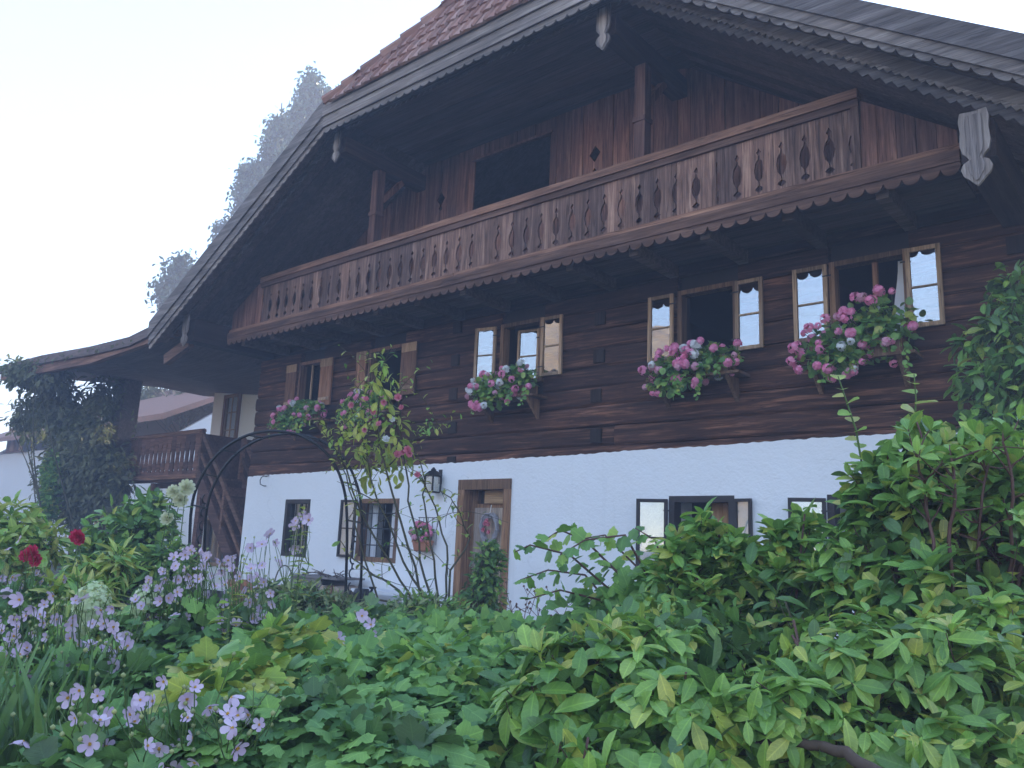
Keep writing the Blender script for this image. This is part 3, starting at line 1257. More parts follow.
for i, (a, b) in enumerate(LW):
    w = new_window((a + b) / 2, LZ[0])
    m = MB()
    rect_frame(m, a - .02, b + .02, LZ[0] - .02, LZ[1] + .02, YF - .05, YF + .12, .075)
    if i == 0:
        m.box((a + b) / 2 - .02, (a + b) / 2 + .02, YF + .02, YF + .06, LZ[0], LZ[1])
    m.build("frame", MT['frame'] if i == 1 else MT['darkframe'], w)
    if i == 0:
        g = MB()
        g.add([(a, YF + .04, LZ[0]), (b, YF + .04, LZ[0]), (b, YF + .04, LZ[1]), (a, YF + .04, LZ[1])], [(0, 1, 2, 3)])
        g.build("pane", MT['glass_dim'], w)
        m = MB()
        for k in range(4):
            x = a + (b - a) * (k + 1) / 5
            m.tube([(x, YF - .02, LZ[0]), (x, YF - .02, LZ[1])], .008, 5)
        for zz in (1.3, 1.7):
            m.tube([(a, YF - .02, zz), (b, YF - .02, zz)], .008, 5)
        m.build("grille", MT['iron'], w)
    if i == 1:
        for (c0, c1) in ((a + .05, a + .2), (b - .42, b - .18)):
            m = MB()
            xs_ = np.linspace(c0, c1, 7)
            m.strip([(x, YF + .2 + .02 * math.sin(k * 2.2), LZ[1] - .03) for k, x in enumerate(xs_)],
                    [(x, YF + .2 + .02 * math.sin(k * 2.2), LZ[0] + .03) for k, x in enumerate(xs_)], (0, .006, 0))
            m.build("curtain", MT['curtain'], w)
        m = MB()
        for k in range(5):
            x = a + (b - a) * (k + 1) / 6
            m.tube([(x, YF - .03, LZ[0]), (x, YF - .03, LZ[1])], .009, 5)
        for zz in (1.28, 1.55, 1.8):
            m.tube([(a, YF - .03, zz), (b, YF - .03, zz)], .009, 5)
        m.build("grille", MT['iron'], w)
        casement(w, -11.50, -11.12, LZ[0] + .03, LZ[1] + .0, YF - .05, -11.12, R(4), MT['darkframe'], 1, 0, 'glass', .04)
    if i >= 2:
        la = a - .42
        casement(w, la, a - .03, LZ[0] + .03, LZ[1] - .02, YF - .055, a - .03, R(17), MT['darkframe'], 1, .0, 'glass', .042)
        casement(w, b + .03, b + .26, LZ[0] + .03, LZ[1] - .02, YF - .055, b + .03, R(-8), MT['darkframe'], 1, .0, 'glass', .036)
    if i == 2:
        m = MB()
        xs_ = np.linspace(a + .42, b - .03, 12)
        m.strip([(x, YF + .22 + .025 * math.sin(k * 2.0), LZ[1] - .03) for k, x in enumerate(xs_)],
                [(x, YF + .22 + .025 * math.sin(k * 2.0), LZ[0] + .03) for k, x in enumerate(xs_)], (0, .006, 0))
        m.build("curtain", MT['orange_curtain'], w)

# ---- front door
do = bpy.data.objects.new("door", None)
COL.objects.link(do)
do.parent = house
WORLD_ORG[do.name] = np.array((-8.2, YF, .1))
do.location = Vector(WORLD_ORG[do.name] - WORLD_ORG[house.name])
m = MB()
a, b, z0, z1 = DOOR
m.box(a - .10, a + .03, YF - .075, YF + .15, 0.1, z1 - .021)
m.box(b - .03, b + .10, YF - .075, YF + .15, 0.1, z1 - .021)
m.box(a - .10, b + .10, YF - .08, YF + .148, z1 - .02, z1 + .13)
m.build("frame", MT['frame'], do)
m = MB()
m.box(a + .03, a + .13, YF + .12, YF + .3, .12, z1)
m.box(b - .10, b - .03, YF + .12, YF + .3, .12, z1)
m.box(a + .13, b - .10, YF + .121, YF + .3, 1.90, 1.96)
m.build("inner_frame", MT['frame'], do)
m = MB()
for k in range(5):
    m.box(a + .13 + .122 * k + .002, a + .13 + .122 * (k + 1) - .002, YF + .07, YF + .12, .13, 1.898)
m.box(a + .14, b - .11, YF + .055, YF + .068, .4, .5)
m.build("door_leaf", MT['door'], do)
m = MB()
m.box(a + .13, a + .22, YF + .2, YF + .205, 1.962, z1 - .01)
m.build("transom_pane", MT['room'], do)
m = MB()
m.box(a + .31, b - .10, YF + .08, YF + .1, 1.962, z1 - .01)
m.build("transom_panel", MT['transom'], do)
m = MB()
m.box(a + .22, a + .25, YF + .17, YF + .22, 1.962, z1 - .01)
m.box(a + .27, a + .29, YF + .17, YF + .22, 1.962, z1 - .01)
m.build("transom_bar", MT['frame'], do)
m = MB()
m.tube([(b - .2, YF + .065, 1.02), (b - .2, YF + .01, 1.02), (b - .3, YF + .01, 1.03)], .011, 6)
m.build("handle", MT['iron'], do)
m = MB()
m.box(a - .25, b + .25, YF - .5, YF + .3, 0.0, .11)
m.build("doorstep", plain("grey stone", (.30, .29, .28), .85), do)

# ---- side wing (set back, left) with balcony door
wing = MB()
DW = (-19.35, -18.60, 2.72, 4.88)
grid_wall(wing, -19.95, XL - .02, 0, 5.05, 11.0, 11.3, [DW, (-19.6, -18.2, .6, 1.75)])
wing.box(-19.95, -19.65, 11.31, 18, 0, 5.05)
wing.build("side_wing", MT['plaster_w'], house)
m = MB()
m.box(-19.9, XL, 12.2, 12.3, 0.05, 5.0)
m.box(-19.9, XL, 11.35, 12.2, 5.0, 5.04)
m.build("wing_room", MT['room'], house)
w = bpy.data.objects.new("balcony_door", None)
COL.objects.link(w)
w.parent = house
WORLD_ORG[w.name] = np.array((-19, 11, 2.72))
w.location = Vector(WORLD_ORG[w.name] - WORLD_ORG[house.name])
m = MB()
rect_frame(m, DW[0] - .02, DW[1] + .02, DW[2], DW[3] + .02, 10.95, 11.1, .09)
m.build("frame", MT['shutter'], w)
m = MB()
rect_frame(m, DW[0] + .16, DW[1] - .02, DW[2] + .02, DW[3] - .02, 10.93, 10.97, .05)
for zz in (3.45, 3.95, 4.4):
    m.box(DW[0] + .21, DW[1] - .07, 10.935, 10.965, zz, zz + .025)
m.box(-18.93, -18.905, 10.936, 10.964, DW[2] + .07, DW[3] - .07)
m.build("casement", MT['casement'], w)
g = MB()
g.add([(DW[0] + .2, 10.955, DW[2] + .06), (DW[1] - .06, 10.955, DW[2] + .06), (DW[1] - .06, 10.955, DW[3] - .06), (DW[0] + .2, 10.955, DW[3] - .06)], [(0, 1, 2, 3)])
g.build("pane", MT['glass_dim'], w)
m = MB()
xs_ = np.linspace(DW[0] + .2, DW[1] - .06, 12)
m.strip([(x, 10.985 + .01 * math.sin(k * 2.1), DW[3] - .06) for k, x in enumerate(xs_)],
        [(x, 10.985 + .01 * math.sin(k * 2.1), DW[2] + .1) for k, x in enumerate(xs_)], (0, .005, 0))
m.build("curtain", MT['curtain'], w)  # white sheet added to make the pane pale, like mirrored sky
w = new_window(-18.9, .6)
m = MB()
rect_frame(m, -19.62, -18.18, .58, 1.77, 10.95, 11.1, .08)
m.box(-18.93, -18.87, 10.97, 11.08, .6, 1.75)
m.build("frame", MT['casement'], w)
g = MB()
g.add([(-19.6, 11.05, .6), (-18.2, 11.05, .6), (-18.2, 11.05, 1.75), (-19.6, 11.05, 1.75)], [(0, 1, 2, 3)])
g.build("pane", MT['glass_dim'], w)

# ---- porch roof over the outside balcony
porch = thing("porch", (-19, 9.5, 0), "low porch roof on a dark post, running left from the farmhouse eave", "porch")
m = MB()
F = [(-14.95, 7.22, 5.47), (-16.8, 7.22, 5.28), (-18.7, 7.22, 5.32), (-21.5, 7.22, 5.46), (-24.6, 7.22, 5.52)]
B = [(-14.95, 11.6, 4.95), (-17.6, 11.6, 4.92), (-21.6, 11.6, 5.38), (-24.0, 11.6, 5.85), (-26.4, 11.6, 6.18)]
for i in range(4):
    t = .2
    p = [F[i + 1], F[i], B[i], B[i + 1]]
    m.hexa([(q[0], q[1], q[2] - t) for q in p] + [tuple(q) for q in p])
pr = m.build("porch_roof", MT['soffit'], porch)
m = MB()
m.bar((-14.9, 7.35, 5.2), (-18.7, 7.35, 5.05), .14, .2)
m.bar((-18.7, 7.36, 5.05), (-24.4, 7.36, 5.24), .14, .2)
m.build("eave_beam", MT['beam'], porch)
m = MB()
m.box(-21.75, -21.15, 9.15, 9.6, 0, 5.25)
m.build("post", MT['soffit'], porch)
m = MB()
m.bar((-14.7, 7.5, 4.95), (-15.6, 7.5, 4.7), .12, .2)
m.build("bracket", MT['beam'], porch)

# ---- outside balcony and its stair
ob = thing("outside_balcony", (-19.8, 9.6, 2.6), "dark wooden balcony with board railing below the porch roof", "balcony")
m = MB()
for k in range(8):
    m.box(-22.2, -17.5, 9.55 + k * .18, 9.55 + k * .18 + .172, 2.72, 2.77)
m.box(-22.2, -17.5, 9.5, 9.62, 2.52, 2.71)
m.box(-22.2, -17.5, 10.85, 10.95, 2.52, 2.71)
m.build("deck", MT['stair'], ob)
x = -22.2
while x < -17.6:
    bow = .25 * max(0, (-20.6 - x)) ** 1.2 * .35
    m = MB()
    hw = .108
    m.strip([(x + .11 - hw + d * .8, 9.47 + bow, 2.66 + t_ * .98) for t_, d in prof], [(x + .11 + hw - d * .8, 9.47 + bow, 2.66 + t_ * .98) for t_, d in prof], (0, .03, 0))
    m.build("railing_board", MT['stair'], ob)
    x += .22
m = MB()
m.box(-17.54, -17.5, 9.5, 10.9, 2.62, 3.6)
m.build("side_panel", MT['stair'], ob)
m = MB()
m.tube([(-22.2, 9.62, 3.66), (-21.4, 9.53, 3.66), (-20.6, 9.48, 3.66), (-17.45, 9.48, 3.66)], .055, 6)
m.tube([(-22.2, 9.58, 2.62), (-21.4, 9.49, 2.62), (-20.6, 9.44, 2.62), (-17.45, 9.44, 2.62)], .06, 6)
m.build("handrail", MT['beam'], ob)
for x in (-22.1, -19.9, -17.6):
    m = MB()
    m.box(x - .08, x + .08, 9.6, 9.76, 0, 2.515)
    m.build("post", MT['stair'], ob)

st = thing("staircase", (-15.5, 9.7, 0), "steep dark wooden stair with slanting rails beside the white house corner", "staircase")
sx0, sz0, sx1, sz1 = -17.5, 2.70, -14.95, .02
for y in (9.45, 10.5):
    m = MB()
    m.bar((sx0, y, sz0), (sx1, y, sz1), .07, .28, (0, 0, 1))
    m.build("stringer", MT['stair'], st)
for k in range(13):
    t = (k + .5) / 13
    x, z = sx0 + (sx1 - sx0) * t, sz0 + (sz1 - sz0) * t
    m = MB()
    m.box(x - .14, x + .14, 9.49, 10.46, z - .02, z + .02)
    m.build("tread", MT['stair'], st)
    m = MB()
    m.box(x + .12, x + .135, 9.49, 10.46, z - .20, z - .021)
    m.build("riser", MT['stair'], st)
for y in (9.45, 10.5):
    for dz, w_, h_ in ((.95, .06, .1), (.5, .05, .07)):
        m = MB()
        m.bar((sx0, y, sz0 + dz), (sx1, y, sz1 + dz), w_, h_)
        m.build("handrail", MT['beam'], st)
    for t in (.02, .5, .98):
        x, z = sx0 + (sx1 - sx0) * t, sz0 + (sz1 - sz0) * t
        m = MB()
        m.box(x - .04, x + .04, y - .04, y + .04, z, z + .95)
        m.build("newel_post", MT['beam'], st)

# ---- neighbouring buildings
nb = thing("neighbouring_house", (-31, 12.5, 0), "white neighbouring house with brown shuttered window at the far left", "house")
m = MB()
m.box(-44, -26.6, 13.5, 20, 0, 4.6)
m.build("wall", MT['plaster'], nb)
m = MB()
m.prism([(-44.5, 12.7, 5.0), (-26.2, 12.7, 5.0), (-26.2, 16.75, 7.0), (-44.5, 16.75, 7.0)], (0, 0, .2))
m.prism([(-26.2, 20.8, 5.0), (-44.5, 20.8, 5.0), (-44.5, 16.76, 7.0), (-26.2, 16.76, 7.0)], (0, 0, .2))
m.build("roof", MT['tile'], nb)
for x in (-44, -26.6 - .2):
    m = MB()
    m.prism([(x, 13.4, 4.6), (x, 20.1, 4.6), (x, 16.75, 6.98)], (.2, 0, 0))
    m.build("gable", MT['plaster'], nb)
wq = MB()
c = onY(16, 440, 13.4)
wq.box(c[0] - 1.1, c[0] + .35, 13.40, 13.49, c[2] - .55, c[2] + .6)
wo = wq.build("window", MT['shutter'], nb)
wq = MB()
wq.box(c[0] + .55, c[0] + .9, 13.38, 13.44, c[2] - .5, c[2] + .55)
wq.build("curtain", MT['orange_curtain'], wo)
wq = MB()
wq.box(c[0] - .5, c[0] - .05, 13.36, 13.399, c[2] - .5, c[2] + .55)
wq.build("curtain", MT['orange_curtain'], wo)
wq = MB()
wq.box(c[0] + .3, c[0] + 1.3, 13.3, 13.37, c[2] - .6, c[2] - .55)
wq.build("sill", MT['shutter'], wo)

ou = thing("outbuilding", (-29, 19, 0), "low outbuilding with red tiled roof glimpsed between porch post and wing", "outbuilding")
p0, p1 = onY(100, 405, 19), onY(186, 403, 19)
pe = onY(209, 434, 17.2)
zr_, ze = p0[2], pe[2]
m = MB()
m.box(p0[0] - 1, pe[0] - .5, 17.6, 20.6, 0, ze - .02)
m.build("wall", MT['plaster_w'], ou)
m = MB()
A1, A2 = (p0[0] - 1.5, 17.2, ze), (pe[0], 17.2, ze)
R1_, R2_ = (p0[0] - 1.5, 19, zr_), (p1[0], 19, zr_)
C1, C2 = (p0[0] - 1.5, 20.8, ze), (pe[0], 20.8, ze)
m.prism([A1, A2, R2_, R1_], (0, 0, .12))
m.prism([A2, C2, R2_], (0, 0, .12))
m.prism([C2, C1, R1_, R2_], (0, 0, .12))
m.build("roof", MT['tile'], ou)
#@@OBJECTS

# =================================================================== PLANTS
def leaf_tpl(ys, ws, fold=.10, droop=.18):
    """leaf with a midrib: (x side, y along, z up)"""
    v, f = [], []
    n = len(ys)
    for y, w in zip(ys, ws):
        zc = -droop * y * y
        v += [(-w, y, zc + fold * w * 2), (0, y, zc), (w, y, zc + fold * w * 2)]
    for i in range(n - 1):
        a = i * 3
        f += [(a, a + 1, a + 4, a + 3), (a + 1, a + 2, a + 5, a + 4)]
    return np.array(v), f


OVAL = leaf_tpl([0, .12, .35, .62, .84, 1], [.012, .075, .18, .225, .165, .012], .18, .24)
LANCE = leaf_tpl([0, .15, .4, .7, 1], [.012, .10, .155, .11, .006], .2, .28)
ROUND = leaf_tpl([0, .1, .4, .75, 1], [.05, .30, .48, .40, .12], .12, .1)
SMALL = leaf_tpl([0, .35, .75, 1], [.02, .26, .2, .02], .12, .12)
BLADE = leaf_tpl([0, .25, .5, .75, 1], [.022, .03, .028, .02, .003], .3, .45)


def lobed_tpl():
    """toothed three-lobed leaf"""
    pts = []
    for ang, r in ((-150, .30), (-118, .44), (-95, .40), (-66, .56), (-46, .50), (-36, .40), (-22, .56), (-8, .58), (0, .66),
                   (8, .58), (22, .56), (36, .40), (46, .50), (66, .56), (95, .40), (118, .44), (150, .30)):
        a = R(ang)
        pts.append((math.sin(a) * r, .36 + math.cos(a) * r))
    v = [(0, .36, .02), (0, 0, 0)] + [(x, y, -.22 * x * x * 2 - .16 * (y - .3) ** 2 + .02 * ((i % 2) - .5)) for i, (x, y) in enumerate(pts)]
    n = len(pts)
    f = [(0, 2 + i + 1, 2 + i) for i in range(n - 1)] + [(0, 2, 1), (0, 1, 2 + n - 1)]
    return np.array(v), f


LOBED = lobed_tpl()


def floret_tpl(n=5, cup=.25, notch=.55):
    v, f = [(0, 0, 0)], []
    for i in range(n * 4):
        a = 2 * math.pi * i / (n * 4)
        r = (notch, .92, 1.0, .92)[i % 4]
        v.append((math.cos(a) * r * .5, math.sin(a) * r * .5, cup * r * r * .5))
    m = n * 4
    for i in range(m):
        f.append((0, 1 + i, 1 + (i + 1) % m))
    return np.array(v), f


FLORET = floret_tpl()


# the open sky lies on the garden side of the house: leaves turn that way
LIGHT = np.array([.55, -.8, .1])


def unit(a):
    a = np.asarray(a, float)
    return a / np.linalg.norm(a, axis=-1, keepdims=True).clip(1e-9)


def rdir(n):
    return unit(rng.normal(size=(n, 3)))


def BL(px, py, d, rx, ry, w=None, deep=1.0):
    c = at(px, py, d)
    k = d / FPX
    return (c, np.array([rx * k, rx * k * deep, ry * k]), (rx * ry * (w or 1)))


def sample(blobs, n, lo=.45, power=.6):
    W = np.array([b[2] for b in blobs], float)
    idx = rng.choice(len(blobs), n, p=W / W.sum())
    d = rdir(n)
    r = lo + (1 - lo) * rng.random(n) ** power
    C = np.array([blobs[i][0] for i in idx])
    Q = np.array([blobs[i][1] for i in idx])
    P = C + d * Q * r[:, None]
    P[:, 2] = np.maximum(P[:, 2], .06)
    return P, unit(d / Q.clip(1e-3)), idx


def curve(a, b, bend=.1, n=6, sag=0):
    a, b = np.array(a, float), np.array(b, float)
    off = rng.normal(size=3) * bend * np.linalg.norm(b - a)
    ts = np.linspace(0, 1, n)
    return [a + (b - a) * t + off * math.sin(math.pi * t) * .6 + np.array([0, 0, sag * math.sin(math.pi * t)]) for t in ts]


def skeleton(m, base, blobs, tips, idx, r0=.014, r1=.003, fan=.12):
    """main stems from the base to each blob, twigs from them to the tips"""
    mains = []
    for bi, b in enumerate(blobs):
        for k in range(2):
            st = np.array(base, float) + np.array([rng.normal() * fan, rng.normal() * fan, 0])
            st[2] = 0.0
            en = b[0] + rng.normal(size=3) * b[1] * .3 + np.array([0, 0, b[1][2] * .5])
            p = curve(st, en, .10, 8)
            m.tube(p, r0, 6, r1 * 1.4)
            mains.append((bi, np.array(p)))
    for i, t in enumerate(tips):
        cand = [q for (bi, q) in mains if bi == idx[i]]
        q = cand[i % len(cand)]
        k = int(np.argmin(np.linalg.norm(q - t, axis=1)))
        k = max(2, k - 1)
        m.tube(curve(q[k], t, .12, 4), r1, 4, r1 * .5, cap=False)


def rosettes(m, tips, axes, k, size, tpl, spread=(50, 100), mi=0, jit=.25):
    pos, dr, nm, sz = [], [], [], []
    for t, a in zip(tips, axes):
        a = unit(a)
        u = unit(np.cross(a, [.31, .52, .79]))
        w = np.cross(a, u)
        kk = max(3, int(k + rng.integers(-1, 2)))
        ph = rng.random() * 6.28
        for j in range(kk):
            al = ph + 2 * math.pi * j / kk + rng.normal() * .25
            ph2 = R(rng.uniform(*spread))
            rad = u * math.cos(al) + w * math.sin(al)
            d = a * math.cos(ph2) + rad * math.sin(ph2)
            pos.append(t - a * size * rng.uniform(0, .45))
            dr.append(d + rng.normal(size=3) * .08)
            nm.append(a * math.sin(ph2) - rad * math.cos(ph2) + rng.normal(size=3) * jit + np.array([0, 0, .3]))
            sz.append(size * rng.uniform(.65, 1.15))
    m.inst(tpl[0], tpl[1], pos, dr, nm, sz, mi)


def scatter(m, P, out, size, tpl, mi=0, droop=.3, upn=.8):
    n = len(P)
    d = unit(out * .7 + rng.normal(size=(n, 3)) * .6 + np.array([0, 0, -droop]))
    nm = np.array([0, 0, upn]) + out * .5 + rng.normal(size=(n, 3)) * .35
    m.inst(tpl[0], tpl[1], P, d, nm, size * rng.uniform(.6, 1.2, n), mi)


def along(m, pts, step, size, tpl, mi=0, two=True, start=.15, droop=.15, face=0.):
    """leaves set alternately along a stem"""
    pts = np.array(pts)
    seg = np.linalg.norm(np.diff(pts, axis=0), axis=1)
    cum = np.concatenate([[0], np.cumsum(seg)])
    L = cum[-1]
    s = L * start
    k = 0
    pos, dr, nm, sz = [], [], [], []
    while s <= L:
        i = min(len(seg) - 1, int(np.searchsorted(cum, s) - 1))
        i = max(i, 0)
        q = pts[i] + (pts[i + 1] - pts[i]) * ((s - cum[i]) / max(seg[i], 1e-6))
        t = unit(pts[i + 1] - pts[i])
        a = rng.random() * 6.28 if not two else k * 2.4 + rng.normal() * .4
        u = unit(np.cross(t, [.2, .3, .9]))
        w = np.cross(t, u)
        rad = u * math.cos(a) + w * math.sin(a)
        pos.append(q)
        dr.append(t * .45 + rad * .9 + np.array([0, 0, -droop]))
        nm.append(np.array([0, 0, 1.]) + LIGHT * face + t * .4 + rng.normal(size=3) * .25)
        sz.append(size * rng.uniform(.7, 1.2) * (1 - .35 * s / L))
        s += step * rng.uniform(.7, 1.3)
        k += 1
    m.inst(tpl[0], tpl[1], pos, dr, nm, sz, mi)


def base_of(blobs):
    W = np.array([b[2] for b in blobs])
    c = (np.array([b[0] for b in blobs]) * W[:, None]).sum(0) / W.sum()
    return np.array([c[0], c[1], 0.0])


def shrub(name, label, cat, blobs, n, tpl, mat, size, k=6, axis_up=.6, fill=600, fill_mat=None, fill_size=None,
          stem='twig', spread=(50, 100), group=None, twigs=True, r0=.014, base=None, lo=.45, young=None, young_n=0, droop=.3):
    base = base_of(blobs) if base is None else np.array(base, float)
    t = thing(name, base, label, cat, group)
    tips, out, idx = sample(blobs, n, lo)
    ax = unit(out + np.array([0, 0, axis_up]) + rng.normal(size=(n, 3)) * .25)
    if twigs:
        sm = MB()
        skeleton(sm, base, blobs, tips[:260], idx, r0)
        sm.build("stems", MT[stem], t, smooth=True)
    fm = MB()
    if k:
        rosettes(fm, tips, ax, k, size, tpl, spread)
    else:
        scatter(fm, tips, out, size, tpl, 0, droop)
    if fill:
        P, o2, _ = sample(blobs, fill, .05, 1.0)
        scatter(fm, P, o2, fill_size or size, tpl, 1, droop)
    if young_n:
        P, o2, _ = sample(blobs, young_n, .85)
        o2 = unit(o2 + np.array([0, 0, .9]))
        rosettes(fm, P, o2, 5, size * .75, tpl, (15, 65), 2)
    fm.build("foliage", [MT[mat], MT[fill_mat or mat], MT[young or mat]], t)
    return t


# ---- trees far behind the farmhouse
def birch(label, tops, Y, leaf_n, base_px):
    c = onY(base_px[0], base_px[1], Y)
    base = np.array([c[0], Y, 0.0])
    t = thing("birch_tree", base, label, "tree")
    trunk = MB()
    fol = MB()
    limb = MB()
    blobs = []
    for (px, py, rx, ry) in tops:
        q = onY(px, py, Y)
        k = np.linalg.norm(q - EYE) / FPX
        blobs.append((q, np.array([rx * k, rx * k * .8, ry * k]), rx * ry))
    hi = max(b[0][2] + b[1][2] * .7 for b in blobs)
    top = np.array([np.mean([b[0][0] for b in blobs]), Y, hi])
    tp = curve(base, top, .02, 12)
    trunk.tube(tp, .19, 9, .03)
    tp = np.array(tp)
    P, out, idx = sample(blobs, 150, .3)
    for i, p in enumerate(P):
        j = int(np.argmin(np.abs(tp[:, 2] - (p[2] - abs(p[0] - top[0]) * .6))))
        limb.tube(curve(tp[j], p, .06, 5, .15), .022, 5, .006, cap=False)
    # leaves hang in loose clusters off the limb tips
    n = leaf_n
    ci = rng.integers(0, len(P), n)
    off = rng.normal(size=(n, 3)) * np.array([.30, .30, .34])
    off[:, 2] -= np.abs(rng.normal(size=n)) * .22
    Q = P[ci] + off * .8
    scatter(fol, Q, unit(rng.normal(size=(n, 3))), .27, OVAL, 0, .6, .4)
    trunk.build("trunk", MT['bark'], t, smooth=True)
    limb.build("limbs", MT['bark'], t, smooth=True)
    fol.build("crown", MT['leaf_birch'], t)


birch("tall loose birch crown rising behind the left roof slope",
      [(310, 106, 17, 28), (281, 142, 17, 36), (305, 155, 20, 36), (256, 194, 17, 36), (233, 224, 12, 26), (282, 205, 30, 46), (250, 262, 32, 40)], 20.0, 38000, (275, 300))
birch("small low birch crown just above the left roof eave", [(178, 275, 16, 20), (186, 300, 18, 24), (166, 292, 9, 14)], 17.5, 5000, (185, 330))
birch("light young tree seen through the gap under the porch roof", [(192, 392, 10, 20), (150, 392, 6, 14), (203, 405, 9, 20)], 17.0, 1800, (195, 420))

# ---- creeper over the porch
def creeper():
    t = thing("creeper", (-20.5, 8.3, 0), "dense grey green creeper smothering the porch post and roof at the far left", "climbing plant")
    blobs = []
    for (px, py, Y, rx, ry) in ((75, 440, 8.6, 48, 40), (60, 405, 8.3, 34, 26), (45, 375, 7.6, 40, 16), (88, 455, 8.6, 36, 40), (85, 500, 8.8, 40, 34),
                                (112, 480, 9.0, 20, 34), (105, 395, 8.8, 16, 26), (30, 415, 8.0, 20, 24), (60, 480, 8.6, 30, 36), (20, 372, 7.2, 18, 12)):
        q = onY(px, py, Y)
        k = np.dot(q - EYE, FW) / FPX
        blobs.append((q, np.array([rx * k, .45, ry * k]), rx * ry))
    sm = MB()
    for b in blobs:
        for _ in range(2):
            s = np.array([b[0][0] * .5 - 10.4 + rng.normal() * .5, 8.8 + rng.normal() * .2, 0.0])
            sm.tube(curve(s, b[0] + rng.normal(size=3) * b[1] * .5, .08, 9), .03, 6, .008)
    sm.build("stems", MT['twig'], t, smooth=True)
    fm = MB()
    P, o, _ = sample(blobs, 12500, .2, .7)
    P = P + rng.normal(size=P.shape) * .09
    scatter(fm, P, o, .19, OVAL, 0, .6)
    # runners along the porch edge and hanging tails
    ts = rng.random(2600)
    xs = -15.2 - 9.3 * ts
    zz = np.interp(-xs, [14.95, 16.8, 18.7, 21.5, 24.6], [5.5, 5.31, 5.34, 5.48, 5.55])
    Q = np.stack([xs, 7.2 + rng.random(2600) * .5, zz + rng.normal(size=2600) * .03 - .12], 1)
    keep = (rng.random(2600) < .12 + .75 * ts)
    Q = Q[keep]
    scatter(fm, Q, unit(rdir(len(Q)) * np.array([1, 1, .4])), .11, OVAL, 0, .5)
    for k in range(26):
        px, py = rng.uniform(20, 140), rng.uniform(380, 470)
        a = onY(px, py, rng.uniform(7.8, 8.6))
        p = [a + np.array([0.03 * i * rng.normal(), 0.02 * i, -.14 * i]) for i in range(7)]
        along(fm, p, .06, .12, OVAL)
    fm.build("foliage", [MT['leaf_vine']], t)


creeper()


def pb(px, py, Y, rx, ry, w=None):
    q = onY(px, py, Y)
    k = np.dot(q - EYE, FW) / FPX
    return (q, np.array([rx * k, rx * k, ry * k]), rx * ry * (w or 1))


shrub("columnar_shrub", "slim upright green shrub against the neighbouring white wall at far left", "shrub",
      [pb(50, 500, 8.0, 9, 34), pb(50, 470, 8.0, 7, 20)], 700, SMALL, 'leaf_mid', .14, 0, fill=500, twigs=False)
shrub("wall_climber", "leafy green climber on the timber wall at the right edge", "climbing plant",
      [pb(1005, 330, 8.3, 22, 50), pb(992, 390, 8.2, 34, 40), pb(1015, 285, 8.35, 14, 30), pb(1000, 430, 8.1, 40, 26), pb(968, 345, 8.3, 14, 16), pb(1040, 380, 8.2, 40, 80)],
      900, OVAL, 'leaf_mid', .15, 0, fill=600, fill_mat='leaf_dark', lo=.3)

# ---- flower prototypes -------------------------------------------------
def petals_flower(np_, rad, cup, mats, centre=.16, layers=1, w=.62):
    m = MB()
    for L in range(layers):
        sc = 1 - .28 * L
        for i in range(np_):
            a = 2 * math.pi * (i + .5 * L) / np_
            ca, sa = math.cos(a), math.sin(a)
            prof_ = [(0.08, .10), (.35, .42), (.7, .60), (.92, .45), (1.0, .12)]
            vs, fs = [], []
            for (q, ww) in prof_:
                z = (cup + .25 * L) * q * q * rad + .012 * rad * math.sin(i * 3 + q * 5)
                for s in (-1, 0, 1):
                    x, y = q * rad * sc, s * ww * w * rad * sc
                    vs.append((x * ca - y * sa, x * sa + y * ca, z + (abs(s) * .10 * rad * ww) + .004 * (i % 2)))
            for j in range(len(prof_) - 1):
                b = j * 3
                fs += [(b, b + 3, b + 4, b + 1), (b + 1, b + 4, b + 5, b + 2)]
            m.add(vs, fs)
    if centre:
        m.cur = 1
        for i in range(14):
            a, r_ = i * 2.4, centre * rad * math.sqrt(i / 14)
            m.tube([(math.cos(a) * r_, math.sin(a) * r_, .02 * rad), (math.cos(a) * r_ * 1.15, math.sin(a) * r_ * 1.15, .22 * rad)], .035 * rad, 4)
        m.lathe([(centre * .7 * rad, 0), (centre * .8 * rad, .1 * rad), (centre * .5 * rad, .2 * rad), (0.01 * rad, .24 * rad)], (0, 0, 0), 8)
    return m


def cluster_head(n, rad, fl, seedoff=0):
    m = MB()
    d = rdir(n)
    d[:, 2] = np.abs(d[:, 2]) * .9 - .15
    d = unit(d)
    m.inst(FLORET[0], FLORET[1], d * rad * rng.uniform(.7, 1.05, (n, 1)), np.cross(d, [.3, .2, .9]), d, fl * rng.uniform(.8, 1.15, n))
    return m


def to_mesh(mb, name, mats):
    o = mb.build(name, mats, None, org=(0, 0, 0), smooth=True)
    me = o.data
    bpy.data.objects.remove(o)
    return me


